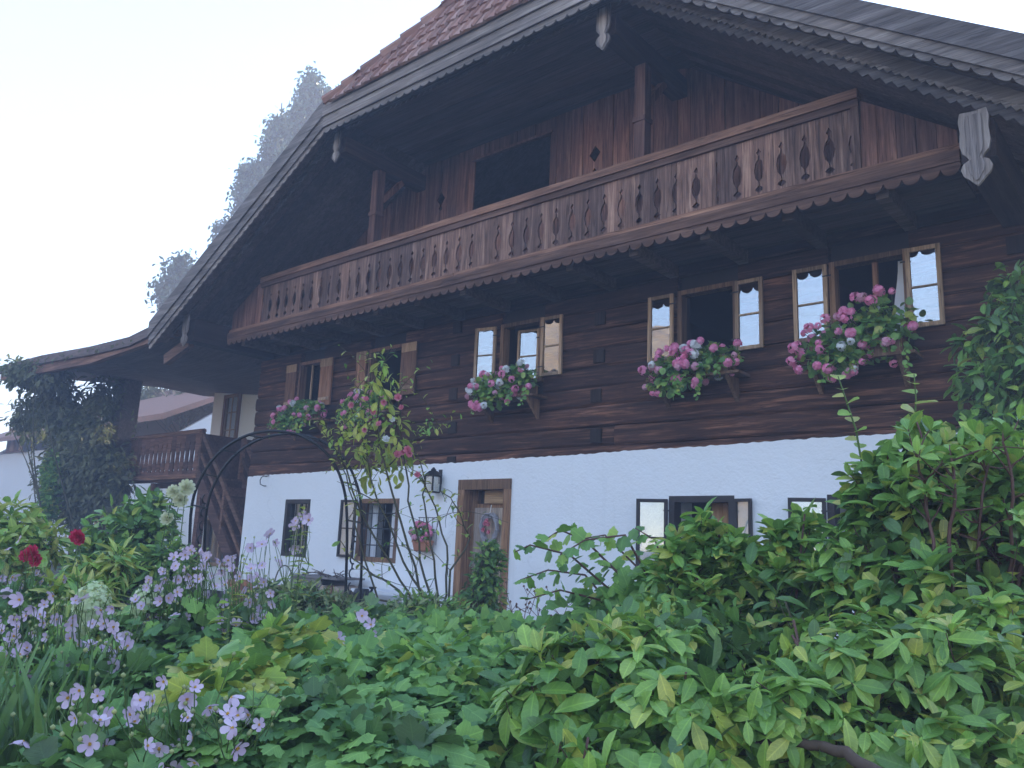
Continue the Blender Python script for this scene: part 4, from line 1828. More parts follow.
ME = {}
for i, (a, b) in enumerate((('p_pink', 40), ('p_pink', 30), ('p_palepink', 32), ('p_white', 32), ('p_pink', 46))):
    ME['ger%d' % i] = to_mesh(cluster_head(b, .034 + .004 * (i % 2), .036), "flower_head", [MT[a]])
for i, cup in enumerate((.15, .45, .9)):
    ME['anem%d' % i] = to_mesh(petals_flower(6 if i != 1 else 5, .036, cup, None), "flower", [MT['p_lilac'], MT['p_yellow']])
ME['rose'] = to_mesh(petals_flower(6, .045, .7, None, 0, 3), "flower", [MT['p_rose']])
ME['rosewhite'] = to_mesh(petals_flower(6, .042, .6, None, 0, 3), "flower", [MT['p_white']])
ME['red'] = to_mesh(petals_flower(9, .046, .35, None, 0, 4, .45), "flower", [MT['p_red']])
ME['cream'] = to_mesh(petals_flower(11, .075, .4, None, 0, 5, .4), "flower", [MT['p_cream']])


def put(me, parent, p, d, sc=1.0, name="flower"):
    o = bpy.data.objects.new(name, me)
    COL.objects.link(o)
    o.parent = parent
    o.location = Vector(np.asarray(p, float) - WORLD_ORG[parent.name])
    q = Vector(d).to_track_quat('Z', 'Y')
    q = q @ Matrix.Rotation(random.random() * 6.28, 3, 'Z').to_quaternion()
    o.rotation_euler = q.to_euler()
    o.scale = (sc, sc, sc)
    return o


# ---- geranium boxes below the upper windows
def flower_box(xc, half, label, tall=.0, heads=26, white=.15, lean=0., fz=0.0):
    z0 = 3.44
    t = thing("flower_box", (xc, 8.78, z0), label, "flower box", "geranium boxes under the upper windows")
    m = MB()
    m.box(xc - half * .75, xc + half * .75, 8.66, 8.69, z0 + .02, z0 + .19)
    m.box(xc - half * .75, xc + half * .75, 8.86, 8.89, z0 + .02, z0 + .19)
    m.box(xc - half * .75, xc - half * .75 + .025, 8.69, 8.86, z0 + .02, z0 + .19)
    m.box(xc + half * .75 - .025, xc + half * .75, 8.69, 8.86, z0 + .02, z0 + .19)
    m.box(xc - half * .74, xc + half * .74, 8.69, 8.86, z0 + .03, z0 + .16)
    m.build("box", MT['frame'], t)
    m = MB()
    m.box(xc - half * .95, xc + half * .98, 8.62, 8.94, z0 - .015, z0 + .016)
    m.build("shelf", MT['frame'], t)
    for s in (-.72, .72):
        m = MB()
        m.prism([(xc + s * half - .025, 8.94, z0 - .016), (xc + s * half - .025, 8.66, z0 - .016), (xc + s * half - .025, 8.69, z0 - .06), (xc + s * half - .025, 8.94, z0 - .30)], (.05, 0, 0))
        m.build("bracket", MT['frame'], t)
    blobs = [((xc + lean, 8.70, z0 + .16 + fz), np.array([half * .98, .20, .20 + tall * .4]), 1.0),
             ((xc - half * .35, 8.60, z0 + .02 + fz), np.array([half * .6, .16, .22]), .6),
             ((xc + half * .4 + lean, 8.66, z0 + .22 + tall * .6 + fz), np.array([half * .55, .18, .16 + tall * .5]), .5)]
    blobs = [(np.array(b[0]), b[1], b[2]) for b in blobs]
    fm = MB()
    for _ in range(5):
        a_ = np.array([xc + rng.uniform(-half, half) * .95, 8.56 + rng.normal() * .04, z0 + .1])
        L_ = rng.uniform(.15, .42)
        tr_ = [a_ + np.array([rng.normal() * .012, -.02 * i, -L_ * i / 5]) for i in range(6)]
        along(fm, tr_, .03, .07, ROUND, 0, True, .1, .3, .8)
    P, o, _ = sample(blobs, 800, .15, .8)
    P[:, 1] = np.minimum(P[:, 1], 8.86)
    scatter(fm, P, o, .085, ROUND, 0, .2)
    fm.cur = 1
    pos, out, _ = sample(blobs, heads, .8, .4)
    for p, d in zip(pos, out):
        d = unit(d + np.array([-.15, -.9, .25]))
        q = p + d * .07
        q[1] = min(q[1], 8.80)
        fm.tube(curve(p - d * .12 - np.array([0, 0, .04]), q, .1, 4), .004, 4)
        r_ = rng.random()
        me = ME['ger3'] if r_ < white else ME['ger2'] if r_ < white + .12 else ME['ger%d' % rng.choice([0, 1, 4])]
        put(me, t, q, d, rng.uniform(.85, 1.45), "flower_head")
    fm.build("foliage", [MT['leaf_mid'], MT['greenstem']], t)


flower_box(-12.62, .66, "geranium box on the timber wall at far left, below the leftmost shuttered window", 0, 34, .2)
flower_box(-10.75, .60, "geranium box partly hidden by the climbing rose, below the second shuttered window", 0, 30, .2)
flower_box(-7.66, .60, "pink and white geranium box below the pair of glazed casements above the door", 0, 60, .16, 0, .06)
flower_box(-4.66, .64, "full pink geranium box below the dark open window in the middle right", 0, 70, .12)
flower_box(-2.76, .62, "tallest geranium box, below the rightmost upper window with the pale curtain", .22, 74, .10, .03, .03)

# ---- things on and by the white wall
def lantern():
    c = np.array([-9.15, 8.80, 2.28])
    t = thing("wall_lantern", (c[0], 8.96, c[2]), "small black iron lantern fixed on the white wall left of the door", "lantern")
    m = MB()
    s = .085
    m.box(c[0] - s, c[0] + s, c[1] - s, c[1] + s, c[2] - .17, c[2] - .15)
    for a in (-1, 1):
        for b in (-1, 1):
            m.box(c[0] + a * s - .01, c[0] + a * s + .01, c[1] + b * s - .01, c[1] + b * s + .01, c[2] - .15, c[2] + .08)
    m.box(c[0] - s - .01, c[0] + s + .01, c[1] - s - .01, c[1] + s + .01, c[2] + .08, c[2] + .095)
    m.box(c[0] - s, c[0] + s, c[1] - s - .003, c[1] - s + .008, c[2] - .04, c[2] - .03)
    m.build("frame", MT['iron'], t)
    m = MB()
    q = s + .02
    a = .045
    z = c[2] + .0951
    m.add([(c[0] - q, c[1] - q, z), (c[0] + q, c[1] - q, z), (c[0] + q, c[1] + q, z), (c[0] - q, c[1] + q, z),
           (c[0] - a, c[1] - a, z + .07), (c[0] + a, c[1] - a, z + .07), (c[0] + a, c[1] + a, z + .07), (c[0] - a, c[1] + a, z + .07)],
          [(0, 3, 2, 1), (4, 5, 6, 7), (0, 1, 5, 4), (1, 2, 6, 5), (2, 3, 7, 6), (3, 0, 4, 7)])
    m.lathe([(.04, .165), (.045, .18), (.02, .21), (.012, .22)], c, 10)
    m.build("cap", MT['iron'], t)
    m = MB()
    g = s - .002
    m.box(c[0] - g, c[0] + g, c[1] - g, c[1] + g, c[2] - .149, c[2] + .079)
    m.build("glass", MT['glass_dim'], t)
    m = MB()
    m.lathe([(.028, -.15), (.028, -.02), (.004, -.02), (.004, 0)], c, 10)
    m.build("candle", MT['curtain'], t)
    m = MB()
    m.bar((c[0], c[1] + s, c[2] + .1), (c[0], 8.97, c[2] + .1), .025, .025)
    m.box(c[0] - .04, c[0] + .04, 8.95, 8.968, c[2] - .02, c[2] + .2)
    m.build("bracket", MT['iron'], t)


lantern()


def wall_planter():
    x, z = -9.36, 1.22
    t = thing("wall_planter", (x, 8.95, z), "terracotta wall pot of pink flowers hung left of the door", "planter")
    m = MB()
    m.lathe([(.13, 0), (.17, .02), (.205, .13), (.22, .135), (.22, .17), (.195, .17), (.18, .10)], (x, 8.86, z), 20, .5)
    m.build("pot", MT['terracotta'], t, smooth=False)
    m = MB()
    for k in range(5):
        xx = x - .2 + .1 * k
        m.tube([(xx, 8.955, z + .1), (xx, 8.955, z + .52)], .006, 4)
    m.tube([(x - .22, 8.95, z + .52), (x + .22, 8.95, z + .52)], .007, 4)
    m.tube([(x - .22, 8.95, z + .3), (x + .22, 8.95, z + .3)], .007, 4)
    m.build("rack", MT['iron'], t)
    b = [(np.array([x, 8.82, z + .26]), np.array([.2, .10, .13]), 1)]
    fm = MB()
    P, o, _ = sample(b, 130, .1)
    scatter(fm, P, o, .07, ROUND)
    fm.build("foliage", MT['leaf_mid'], t)
    pos, out, _ = sample(b, 13, .8)
    for p, d in zip(pos, out):
        put(ME['ger%d' % rng.choice([0, 2, 1])], t, p + np.array([0, -.03, .03]), unit(d + np.array([0, -.8, .4])), 1.35, "flower_head")


wall_planter()


def wreath():
    x, y, z = -8.13, YF + .02, 1.60
    t = thing("door_wreath", (x, y, z), "grey twig heart wreath with a pink bow hanging on the door", "wreath")
    m = MB()
    for L in range(26):
        pts = []
        jx, jz, jy = rng.normal() * .012, rng.normal() * .012, rng.normal() * .012
        for i in range(25):
            a = 2 * math.pi * i / 24
            hx = .155 * math.sin(a) * (1 + .12 * math.cos(a))
            hz = .2 * math.cos(a) - .015 * math.cos(2 * a)
            w_ = .028
            pts.append((x + hx * (1 + jx * 3) + w_ * rng.normal() * .5, y - .01 + jy + w_ * .3 * rng.normal(), z + hz + jz + w_ * rng.normal() * .5))
        m.tube(pts, .009, 4, cap=False)
    m.build("ring", plain("silver grey twigs", (.33, .31, .33), .9), t)
    m = MB()
    m.tube([(x, y - .01, z + .2), (x, y + .02, z + .34)], .006, 4)
    m.build("cord", MT['p_white'], t)
    for p in ((0, .10), (.04, .05), (-.03, .06), (.05, -.06), (-.06, -.03)):
        put(ME['rose'], t, (x + p[0], y - .05, z + p[1]), (0, -1, .2), .85)


wreath()


def firewood():
    c = onY(330, 602, 8.55)
    x0, x1 = onY(303, 590, 8.55)[0], onY(352, 590, 8.55)[0]
    zt = onY(325, 578, 8.55)[2]
    t = thing("firewood_crate", ((x0 + x1) / 2, 8.55, 0), "grey wooden crate of split firewood by the white wall", "crate")
    m = MB()
    for k in range(5):
        h = zt / 5
        m.box(x0, x0 + (x1 - x0) * .62, 8.30, 8.33, k * h + .006, (k + 1) * h - .006)
        m.box(x0, x0 + (x1 - x0) * .62, 8.78, 8.81, k * h + .006, (k + 1) * h - .006)
        m.box(x0 - .03, x0 - .001, 8.30, 8.81, k * h + .006, (k + 1) * h - .006)
    m.box(x0 - .03, x1 - .05, 8.27, 8.84, zt, zt + .03)
    m.build("crate", wood("old grey crate boards", (.13, .11, .11), (.24, .22, .22), (.36, .34, .34), 0, 1, .4), t)
    for j in range(4):
        for i in range(3):
            r_ = .075 * rng.uniform(.85, 1.15)
            xx = x0 + (x1 - x0) * .68 + i * .17
            zz = .09 + j * .155
            m = MB()
            n = 7
            poly = [(xx + r_ * math.cos(6.28 * k / n + i) * rng.uniform(.85, 1.1), 8.28 + rng.uniform(-.03, .03) * 0, zz + r_ * math.sin(6.28 * k / n + i) * rng.uniform(.85, 1.1)) for k in range(n)]
            m.prism(poly, (0, .5, 0))
            m.build("firewood_log", MT['door'] if (i + j) % 2 else MT['frame'], t)
    m = MB()
    for k in range(12):
        a = np.array([rng.uniform(x0, x1 - .1), 8.5 + rng.normal() * .12, zt + .04])
        m.tube(curve(a, a + np.array([rng.normal() * .25, rng.normal() * .1, rng.uniform(.02, .12)]), .1, 4), .012, 5, .005)
    m.build("kindling", MT['bark'], t)


firewood()


def basket():
    c = onY(284, 578, 8.5)
    x, z = c[0], .0
    h = c[2] + .05
    t = thing("basket", (x, 8.5, 0), "brown wicker basket with a tall hoop handle left of the firewood", "basket")
    m = MB()
    m.lathe([(.20, 0), (.24, h * .3), (.27, h * .72), (.29, h * .74), (.28, h * .7), (.18, h * .62)], (x, 8.5, 0), 18)
    t1 = wood("wicker", (.15, .08, .04), (.28, .16, .08), (.40, .25, .13), 0, 3, .4)
    m.build("bowl", t1, t)
    m = MB()
    m.tube([(x + .27 * math.cos(a), 8.5, h * .72 + .36 * math.sin(a)) for a in np.linspace(0, math.pi, 13)], .012, 6)
    m.build("handle", MT['twig'], t)
    for k, (dx, lab) in enumerate(((-.75, "larger orange brown clay pot left of the wicker basket by the wall"), (-1.35, "smaller orange brown clay pot at the left end by the house corner"))):
        m = MB()
        r_ = .22 - .05 * k
        m.lathe([(r_ * .75, 0), (r_ * .95, h * .5), (r_, h * .66), (r_ * 1.1, h * .68), (r_ * 1.1, h * .78), (r_ * .95, h * .78), (r_ * .9, h * .7)], (x + dx, 8.45, 0), 18)
        o = m.build("clay_pot", MT['terracotta'], None, org=(x + dx, 8.45, 0))
        tag(o, lab, "pot")


basket()


def bench():
    a, b = onY(362, 588, 8.6), onY(418, 590, 8.6)
    t = thing("garden_bench", ((a[0] + b[0]) / 2, 8.6, 0), "pale grey bench against the white wall between window and door", "bench")
    m = MB()
    z = a[2]
    m.box(a[0], b[0], 8.38, 8.80, z - .05, z)
    m.build("seat", MT['curtain'], t)
    for x in (a[0] + .08, b[0] - .14):
        m = MB()
        m.box(x, x + .06, 8.42, 8.76, 0, z - .051)
        m.build("leg", MT['curtain'], t)


bench()


def can():
    c = onY(362, 590, 8.2)
    x, y = c[0], 8.2
    z = c[2] - .18
    t = thing("watering_can", (x, y, 0), "black watering can standing beside the firewood", "watering can")
    m = MB()
    m.lathe([(.13, 0), (.13, z + .14), (.10, z + .2), (.08, z + .2)], (x, y, 0), 14)
    m.build("body", MT['iron'], t)
    m = MB()
    m.tube([(x + .1, y - .05, z * .5), (x + .35, y - .1, z + .22)], .025, 7, .02)
    m.lathe([(.05, 0), (.06, .03), (.02, .03)], (x + .36, y - .1, z + .22), 10)
    m.build("spout", MT['iron'], t)
    m = MB()
    m.tube([(x - .12 + .2 * math.sin(q) * .3, y, z + .1 + .16 * q) for q in np.linspace(0, 1.6, 8)], .012, 6)
    m.build("handle", MT['iron'], t)


can()


def wall_hook():
    c = onY(266, 481, 8.94)
    m = MB()
    m.tube([c + np.array(v) for v in ((0, 0, .09), (0, -.06, .09), (.02, -.12, .06), (0, -.13, 0), (-.03, -.1, -.07), (.03, -.06, -.10), (.06, -.02, -.1))], .01, 5)
    m.tube([c + np.array(v) for v in ((-.07, -.0, .095), (.09, -.0, .1))], .009, 5)
    o = m.build("wall_hook", MT['iron'], None, org=c)
    tag(o, "small iron hook on the white wall near the house corner", "hook")


wall_hook()


# ---- rose arch
def arch():
    A0 = [(188, 640), (189, 560), (192, 505), (203, 474), (222, 450), (248, 435), (276, 431), (304, 437), (328, 455), (342, 482), (347, 520), (345, 610), (344, 650)]
    f = [at(x, y, 8.0) for x, y in A0]
    bk = [at(x + 15, y + 3, 8.5) for x, y in A0]
    for P in (f, bk):
        for i in (0, -1):
            P[i] = np.array([P[i][0], P[i][1], 0.0])
    t = thing("rose_arch", (f[0] + f[-1]) / 2, "black iron rose arch with scrolled sides in front of the house", "garden arch")

    def smooth(P):
        P = np.array(P)
        out = []
        for i in range(len(P) - 1):
            p0, p1, p2, p3 = P[max(i - 1, 0)], P[i], P[i + 1], P[min(i + 2, len(P) - 1)]
            for s in np.linspace(0, 1, 5)[:-1]:
                out.append(.5 * ((2 * p1) + (-p0 + p2) * s + (2 * p0 - 5 * p1 + 4 * p2 - p3) * s * s + (-p0 + 3 * p1 - 3 * p2 + p3) * s ** 3))
        out.append(P[-1])
        return out
    for P in (f, bk):
        m = MB()
        m.tube(smooth(P), .0145, 7)
        m.build("hoop", MT['iron'], t, smooth=True)
    m = MB()
    for i in range(1, len(f) - 1):
        m.tube([f[i], bk[i]], .009, 5)
    m.build("crossbar", MT['iron'], t)
    for side in (0, 1):
        m = MB()
        P, Q = (f[1], bk[1]) if side == 0 else (f[-3], bk[-3])
        for k in range(5):
            z = .55 + .27 * k
            c = (np.array([P[0], P[1], z]) + np.array([Q[0], Q[1], z])) / 2
            u = unit(np.array([Q[0] - P[0], Q[1] - P[1], 0]))
            w_ = np.linalg.norm((Q - P)[:2]) / 2
            pts = []
            for s in np.linspace(0, 1, 22):
                a = s * 4.2 * math.pi - 2.1 * math.pi
                rr = .035 + .05 * (1 - abs(a) / 6.6)
                sg = 1 if s > .5 else -1
                pts.append(c + u * (math.sin(a) * rr) * sg * min(1, w_ / .1) + np.array([0, 0, (s - .5) * .2 + math.cos(a) * rr * .3 * sg]))
            m.tube(pts, .008, 5)
        m.build("scroll_panel", MT['iron'], t, smooth=True)


arch()


# ---- climbing rose over the right leg of the arch
def climbing_rose():
    base = at(424, 628, 8.1)
    base[2] = 0
    t = thing("climbing_rose", base, "tall climbing rose with bare canes and pink blooms left of the door", "rose")
    sm = MB()
    fm = MB()
    b0 = at(424, 612, 8.1)
    canes = [[(420, 615), (400, 580), (370, 530), (345, 470), (330, 430), (318, 420)], [(430, 612), (405, 560), (378, 500), (362, 440), (350, 405)],
             [(425, 612), (408, 545), (385, 470), (378, 420), (382, 365), (379, 352)], [(436, 612), (420, 560), (412, 500), (402, 450), (398, 400), (402, 372)],
             [(440, 612), (432, 560), (425, 505), (424, 470), (410, 440)], [(442, 612), (450, 560), (440, 520), (425, 480), (412, 470)],
             [(420, 612), (398, 590), (375, 575), (352, 560), (340, 540)], [(446, 612), (452, 570), (470, 540), (455, 500), (440, 490)],
             [(415, 612), (380, 600), (365, 560), (352, 505), (340, 460), (322, 430)], [(385, 470), (410, 440), (430, 425), (455, 420)],
             [(378, 470), (360, 450), (372, 420), (368, 395)], [(345, 470), (335, 440), (345, 420), (352, 400)]]
    dd = [8.1, 8.0, 8.0, 8.2, 8.3, 8.3, 8.1, 8.4, 7.9, 8.1, 7.95, 7.9]
    tops = []
    for c, d in zip(canes, dd):
        p = [at(x, y, d + rng.normal() * .05) for x, y in c]
        if c[0][1] > 600:
            p = [np.array([b0[0] + rng.normal() * .08, b0[1] + rng.normal() * .08, 0])] + p
        q = []
        for i in range(len(p) - 1):
            for s in np.linspace(0, 1, 4)[:-1]:
                q.append(p[i] + (p[i + 1] - p[i]) * s + rng.normal(size=3) * .012)
        q.append(p[-1])
        sm.tube(q, .015 if c[0][1] > 600 else .007, 6, .004)
        tops.append(q)
        for _ in range(7):
            i = rng.integers(len(q) // 3, len(q))
            e = q[i] + np.array([rng.normal() * .25, rng.normal() * .2, rng.normal() * .2 + .06])
            tw = curve(q[i], e, .15, 5)
            sm.tube(tw, .004, 4, .002, cap=False)
            along(fm, tw, .09 if e[2] > 2.2 else .16, .085, OVAL, 0 if rng.random() < .5 else 1)
        along(fm, q[-8:], .05, .10, OVAL, 1)
    bl = [BL(382, 385, 8.0, 14, 26), BL(392, 430, 8.0, 18, 30), BL(365, 440, 8.0, 26, 26), BL(335, 435, 8.0, 14, 16), BL(400, 460, 8.1, 18, 24), BL(375, 475, 8.0, 18, 16)]
    P, o, _ = sample(bl, 170, .2)
    scatter(fm, P, o, .13, OVAL, 1, .8)
    sm.build("canes", MT['twig'], t, smooth=True)
    fm.build("foliage", [MT['leaf_mid'], MT['leaf_lime']], t)
    for (px, py, me) in ((352, 405, 'rose'), (366, 400, 'rose'), (372, 412, 'rose'), (358, 415, 'rosewhite'), (398, 398, 'rose'), (380, 425, 'rose'), (392, 420, 'rosewhite'), (402, 408, 'rose'),
                         (385, 402, 'rose'), (397, 455, 'rose'), (403, 452, 'rose'), (410, 454, 'rose'), (417, 475, 'rose'), (408, 450, 'rose'), (365, 430, 'rose'), (386, 440, 'rosewhite')):
        p = at(px, py, 7.85)
        put(ME[me], t, p, unit(-FW + np.array([0, 0, .5]) + rng.normal(size=3) * .3), rng.uniform(.6, .95))


climbing_rose()

shrub("door_shrub", "narrow dark green shrub standing in front of the wooden door", "shrub",
      [BL(487, 572, 8.6, 17, 30), BL(483, 600, 8.6, 22, 30), BL(495, 555, 8.6, 10, 16), BL(478, 620, 8.6, 20, 30)], 900, SMALL, 'leaf_mid', .085, 0, fill=700, fill_mat='leaf_dark', lo=.3)
shrub("bushy_herb", "low feathery green bush at the foot of the climbing rose", "shrub",
      [BL(420, 612, 7.4, 36, 18), BL(455, 612, 7.6, 22, 14), BL(390, 618, 7.4, 24, 14)], 800, LANCE, 'leaf_mid', .10, 0, fill=500, fill_mat='leaf_grey', lo=.2, axis_up=1)
shrub("lavender_clump", "grey green lavender clump in front of the firewood crate", "shrub",
      [BL(305, 605, 6.6, 40, 20), BL(270, 600, 6.6, 28, 18), BL(345, 612, 6.4, 22, 14)], 1100, LANCE, 'leaf_grey', .10, 0, fill=500, fill_mat='leaf_dark', lo=.1, axis_up=1)
shrub("evergreen_bush", "dark dense evergreen bush below the outside balcony", "shrub",
      [BL(128, 548, 8.0, 44, 46), BL(98, 570, 7.6, 34, 34), BL(165, 575, 7.6, 30, 36), BL(150, 515, 8.2, 24, 24)], 1700, SMALL, 'leaf_mid', .12, 0, fill=1200, fill_mat='leaf_dark', lo=.4)
shrub("yellow_green_bush", "yellow green leafy bush at the left edge below the neighbouring wall", "shrub",
      [BL(8, 530, 7.0, 34, 26), BL(40, 545, 6.8, 24, 20), BL(-20, 560, 6.6, 40, 30)], 700, OVAL, 'leaf_young', .13, 0, fill=500, fill_mat='leaf_mid', lo=.4)
shrub("light_leaf_shrub", "pale green pinnate shrub in the left middle of the flower bed", "shrub",
      [BL(100, 575, 5.5, 28, 18), BL(80, 600, 5.2, 34, 24), BL(118, 562, 5.5, 14, 14)], 420, LANCE, 'leaf_young', .12, 0, fill=400, fill_mat='leaf_mid', lo=.4)


# ---- tall slim flowering stems (hollyhock like) in the flower bed
def spire(px, y0, y1, d, label, mat, flowers=0, wid=8):
    b = at(px, y1, d)
    t = thing("tall_spire", (b[0], b[1], 0), label, "plant")
    sm, fm = MB(), MB()
    for k in range(3):
        p = curve((b[0] + rng.normal() * .05, b[1] + rng.normal() * .05, 0), at(px + rng.normal() * wid * .4, y0 + 22 * k, d), .04, 9)
        sm.tube(p, .008, 5, .003)
        along(fm, p, .035, .13, OVAL, 0, True, .25, .3)
    sm.build("stems", MT['greenstem'], t)
    fm.build("foliage", MT[mat], t)
    for k in range(flowers):
        q = at(px + rng.normal() * wid, y0 + rng.uniform(0, (y1 - y0) * .5), d - .05)
        put(ME['anem1'], t, q, unit(-FW + rng.normal(size=3) * .4), 1.25)


spire(299, 505, 600, 6.2, "slim light green spire in front of the small barred window", 'leaf_young', 3)
spire(241, 555, 640, 5.0, "pale green leafy spire left of the white house corner", 'leaf_lime', 0)
spire(232, 590, 660, 4.2, "broad yellow green leafy stem amid the pink anemones", 'leaf_lime', 0, 12)


# ---- raspberry like leafy perennials in the centre
def perennial(name, label, blobs, n, mat, size, fill_mat='leaf_mid', tpl=LOBED, fill=None, lo=.55):
    base = base_of(blobs)
    t = thing(name, base, label, "plant")
    sm, fm = MB(), MB()
    tips, out, idx = sample(blobs, n, lo, .5)
    # leaves held fairly flat, tops outwards
    d = unit(out * np.array([1, 1, .25]) + rng.normal(size=(n, 3)) * np.array([.5, .5, .22]) + np.array([0, 0, -.28]))
    nm = np.array([0, 0, 1.0]) + LIGHT * .55 + out * .5 + rng.normal(size=(n, 3)) * .38
    fm.inst(tpl[0], tpl[1], tips, d, nm, size * rng.uniform(.6, 1.25, n), 0)
    P, o2, _ = sample(blobs, fill or n, .05, 1)
    scatter(fm, P, o2, size, tpl, 1)
    skeleton(sm, base, blobs, tips[:200], idx, .009, .0025, .25)
    sm.build("stems", MT['greenstem'], t, smooth=True)
    fm.build("foliage", [MT[mat], MT[fill_mat]], t)
    return t


perennial("leafy_perennial", "broad bed of bluish green lobed leaves at the bottom centre",
          [BL(430, 690, 3.3, 110, 50), BL(360, 690, 3.2, 80, 44), BL(500, 690, 3.5, 70, 50), BL(420, 740, 2.8, 110, 50)], 1700, 'leaf_blue', .085)
perennial("leafy_perennial", "row of soft green lobed leaves before the bench and door",
          [BL(470, 640, 4.9, 90, 26), BL(390, 645, 4.7, 60, 24), BL(545, 650, 4.6, 50, 30), BL(430, 660, 4.2, 120, 30)], 1300, 'leaf_mid', .095, 'leaf_blue')
perennial("leafy_perennial", "lime tinted lobed leaves bright in the left foreground",
          [BL(240, 680, 3.1, 50, 26), BL(290, 650, 3.6, 46, 24), BL(215, 700, 2.9, 46, 24)], 420, 'leaf_lime', .10, 'leaf_mid')
perennial("leafy_perennial", "dark shaded lobed leaves along the bottom edge, left of centre",
          [BL(320, 735, 2.6, 90, 44), BL(240, 745, 2.5, 60, 40), BL(395, 760, 2.4, 70, 36)], 1000, 'leaf_blue', .085, 'leaf_dark')
perennial("leafy_perennial", "green lobed leaves around the foot of the rose arch",
          [BL(330, 640, 4.8, 70, 24), BL(270, 640, 4.6, 60, 22), BL(370, 625, 5.4, 50, 18)], 800, 'leaf_mid', .095, 'leaf_dark')


# ---- arching lobed-leaf branches before the white wall
def archer():
    base = at(640, 640, 4.3)
    t = thing("arching_shrub", (base[0], base[1], 0), "arching branches of three lobed leaves against the bare white wall", "shrub")
    sm, fm = MB(), MB()
    runs = [[(640, 650), (610, 590), (570, 555), (530, 545), (515, 552)], [(640, 640), (625, 580), (585, 540), (560, 530), (545, 540)], [(650, 640), (640, 570), (605, 535), (575, 540)],
            [(640, 640), (600, 600), (560, 590), (525, 600)], [(660, 640), (650, 580), (625, 535), (585, 540), (560, 555)], [(640, 640), (615, 610), (585, 575), (548, 570), (520, 580)],
            [(655, 640), (668, 575), (655, 540), (635, 528)], [(620, 640), (585, 620), (560, 620), (540, 630)], [(660, 650), (640, 600), (620, 570), (600, 565)], [(650, 650), (625, 625), (600, 600), (575, 600)]]
    for c in runs:
        d = 4.3 + rng.normal() * .12
        p = [np.array([base[0] + rng.normal() * .06, base[1] + rng.normal() * .06, 0])] + [at(x, y, d) for x, y in c]
        q = []
        for i in range(len(p) - 1):
            for s in np.linspace(0, 1, 4)[:-1]:
                q.append(p[i] + (p[i + 1] - p[i]) * s)
        q.append(p[-1])
        sm.tube(q, .009, 6, .003)
        along(fm, q, .034, .112, LOBED, 0, True, .42, .35, .8)
    bl = [BL(625, 610, 4.2, 40, 30), BL(590, 620, 4.3, 40, 22), BL(660, 590, 4.1, 30, 34)]
    P, o, _ = sample(bl, 260, .3)
    scatter(fm, P, o, .11, LOBED, 1)
    sm.build("stems", MT['redstem'], t, smooth=True)
    fm.build("foliage", [MT['leaf_mid'], MT['leaf_blue']], t)


archer()

# ---- right hand shrubs
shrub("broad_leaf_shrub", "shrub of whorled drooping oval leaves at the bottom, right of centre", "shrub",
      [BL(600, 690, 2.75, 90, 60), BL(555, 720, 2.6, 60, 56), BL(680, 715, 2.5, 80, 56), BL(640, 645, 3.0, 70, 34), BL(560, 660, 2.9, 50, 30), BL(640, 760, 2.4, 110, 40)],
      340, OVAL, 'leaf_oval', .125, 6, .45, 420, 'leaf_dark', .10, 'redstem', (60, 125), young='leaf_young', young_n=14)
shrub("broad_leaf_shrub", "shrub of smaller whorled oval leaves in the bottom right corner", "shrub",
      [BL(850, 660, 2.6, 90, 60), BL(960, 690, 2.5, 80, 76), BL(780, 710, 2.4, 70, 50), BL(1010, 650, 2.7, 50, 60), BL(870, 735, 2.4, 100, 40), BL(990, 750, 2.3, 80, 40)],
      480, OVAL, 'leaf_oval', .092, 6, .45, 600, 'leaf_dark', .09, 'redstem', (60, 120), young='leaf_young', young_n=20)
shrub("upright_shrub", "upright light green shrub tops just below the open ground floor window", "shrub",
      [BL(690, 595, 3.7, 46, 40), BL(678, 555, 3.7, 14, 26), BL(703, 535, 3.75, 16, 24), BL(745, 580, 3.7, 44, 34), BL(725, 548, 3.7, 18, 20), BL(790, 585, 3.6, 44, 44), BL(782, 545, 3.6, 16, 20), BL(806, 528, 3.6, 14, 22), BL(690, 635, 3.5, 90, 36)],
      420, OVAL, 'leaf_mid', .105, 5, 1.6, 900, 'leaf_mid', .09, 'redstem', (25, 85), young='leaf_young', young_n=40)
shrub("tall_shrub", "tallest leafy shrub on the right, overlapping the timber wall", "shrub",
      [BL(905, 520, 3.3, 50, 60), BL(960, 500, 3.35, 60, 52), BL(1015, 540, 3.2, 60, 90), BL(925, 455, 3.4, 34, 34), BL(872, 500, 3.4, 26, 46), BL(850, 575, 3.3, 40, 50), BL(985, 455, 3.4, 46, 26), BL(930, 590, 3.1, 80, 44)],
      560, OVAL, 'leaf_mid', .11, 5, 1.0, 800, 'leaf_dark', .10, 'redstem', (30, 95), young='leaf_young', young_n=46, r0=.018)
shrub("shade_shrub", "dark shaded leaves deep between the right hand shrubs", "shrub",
      [BL(950, 620, 3.5, 100, 70), BL(810, 640, 3.4, 80, 56), BL(700, 670, 3.2, 80, 50), BL(880, 720, 3.0, 130, 60)], 800, OVAL, 'leaf_dark', .12, 0, fill=400)


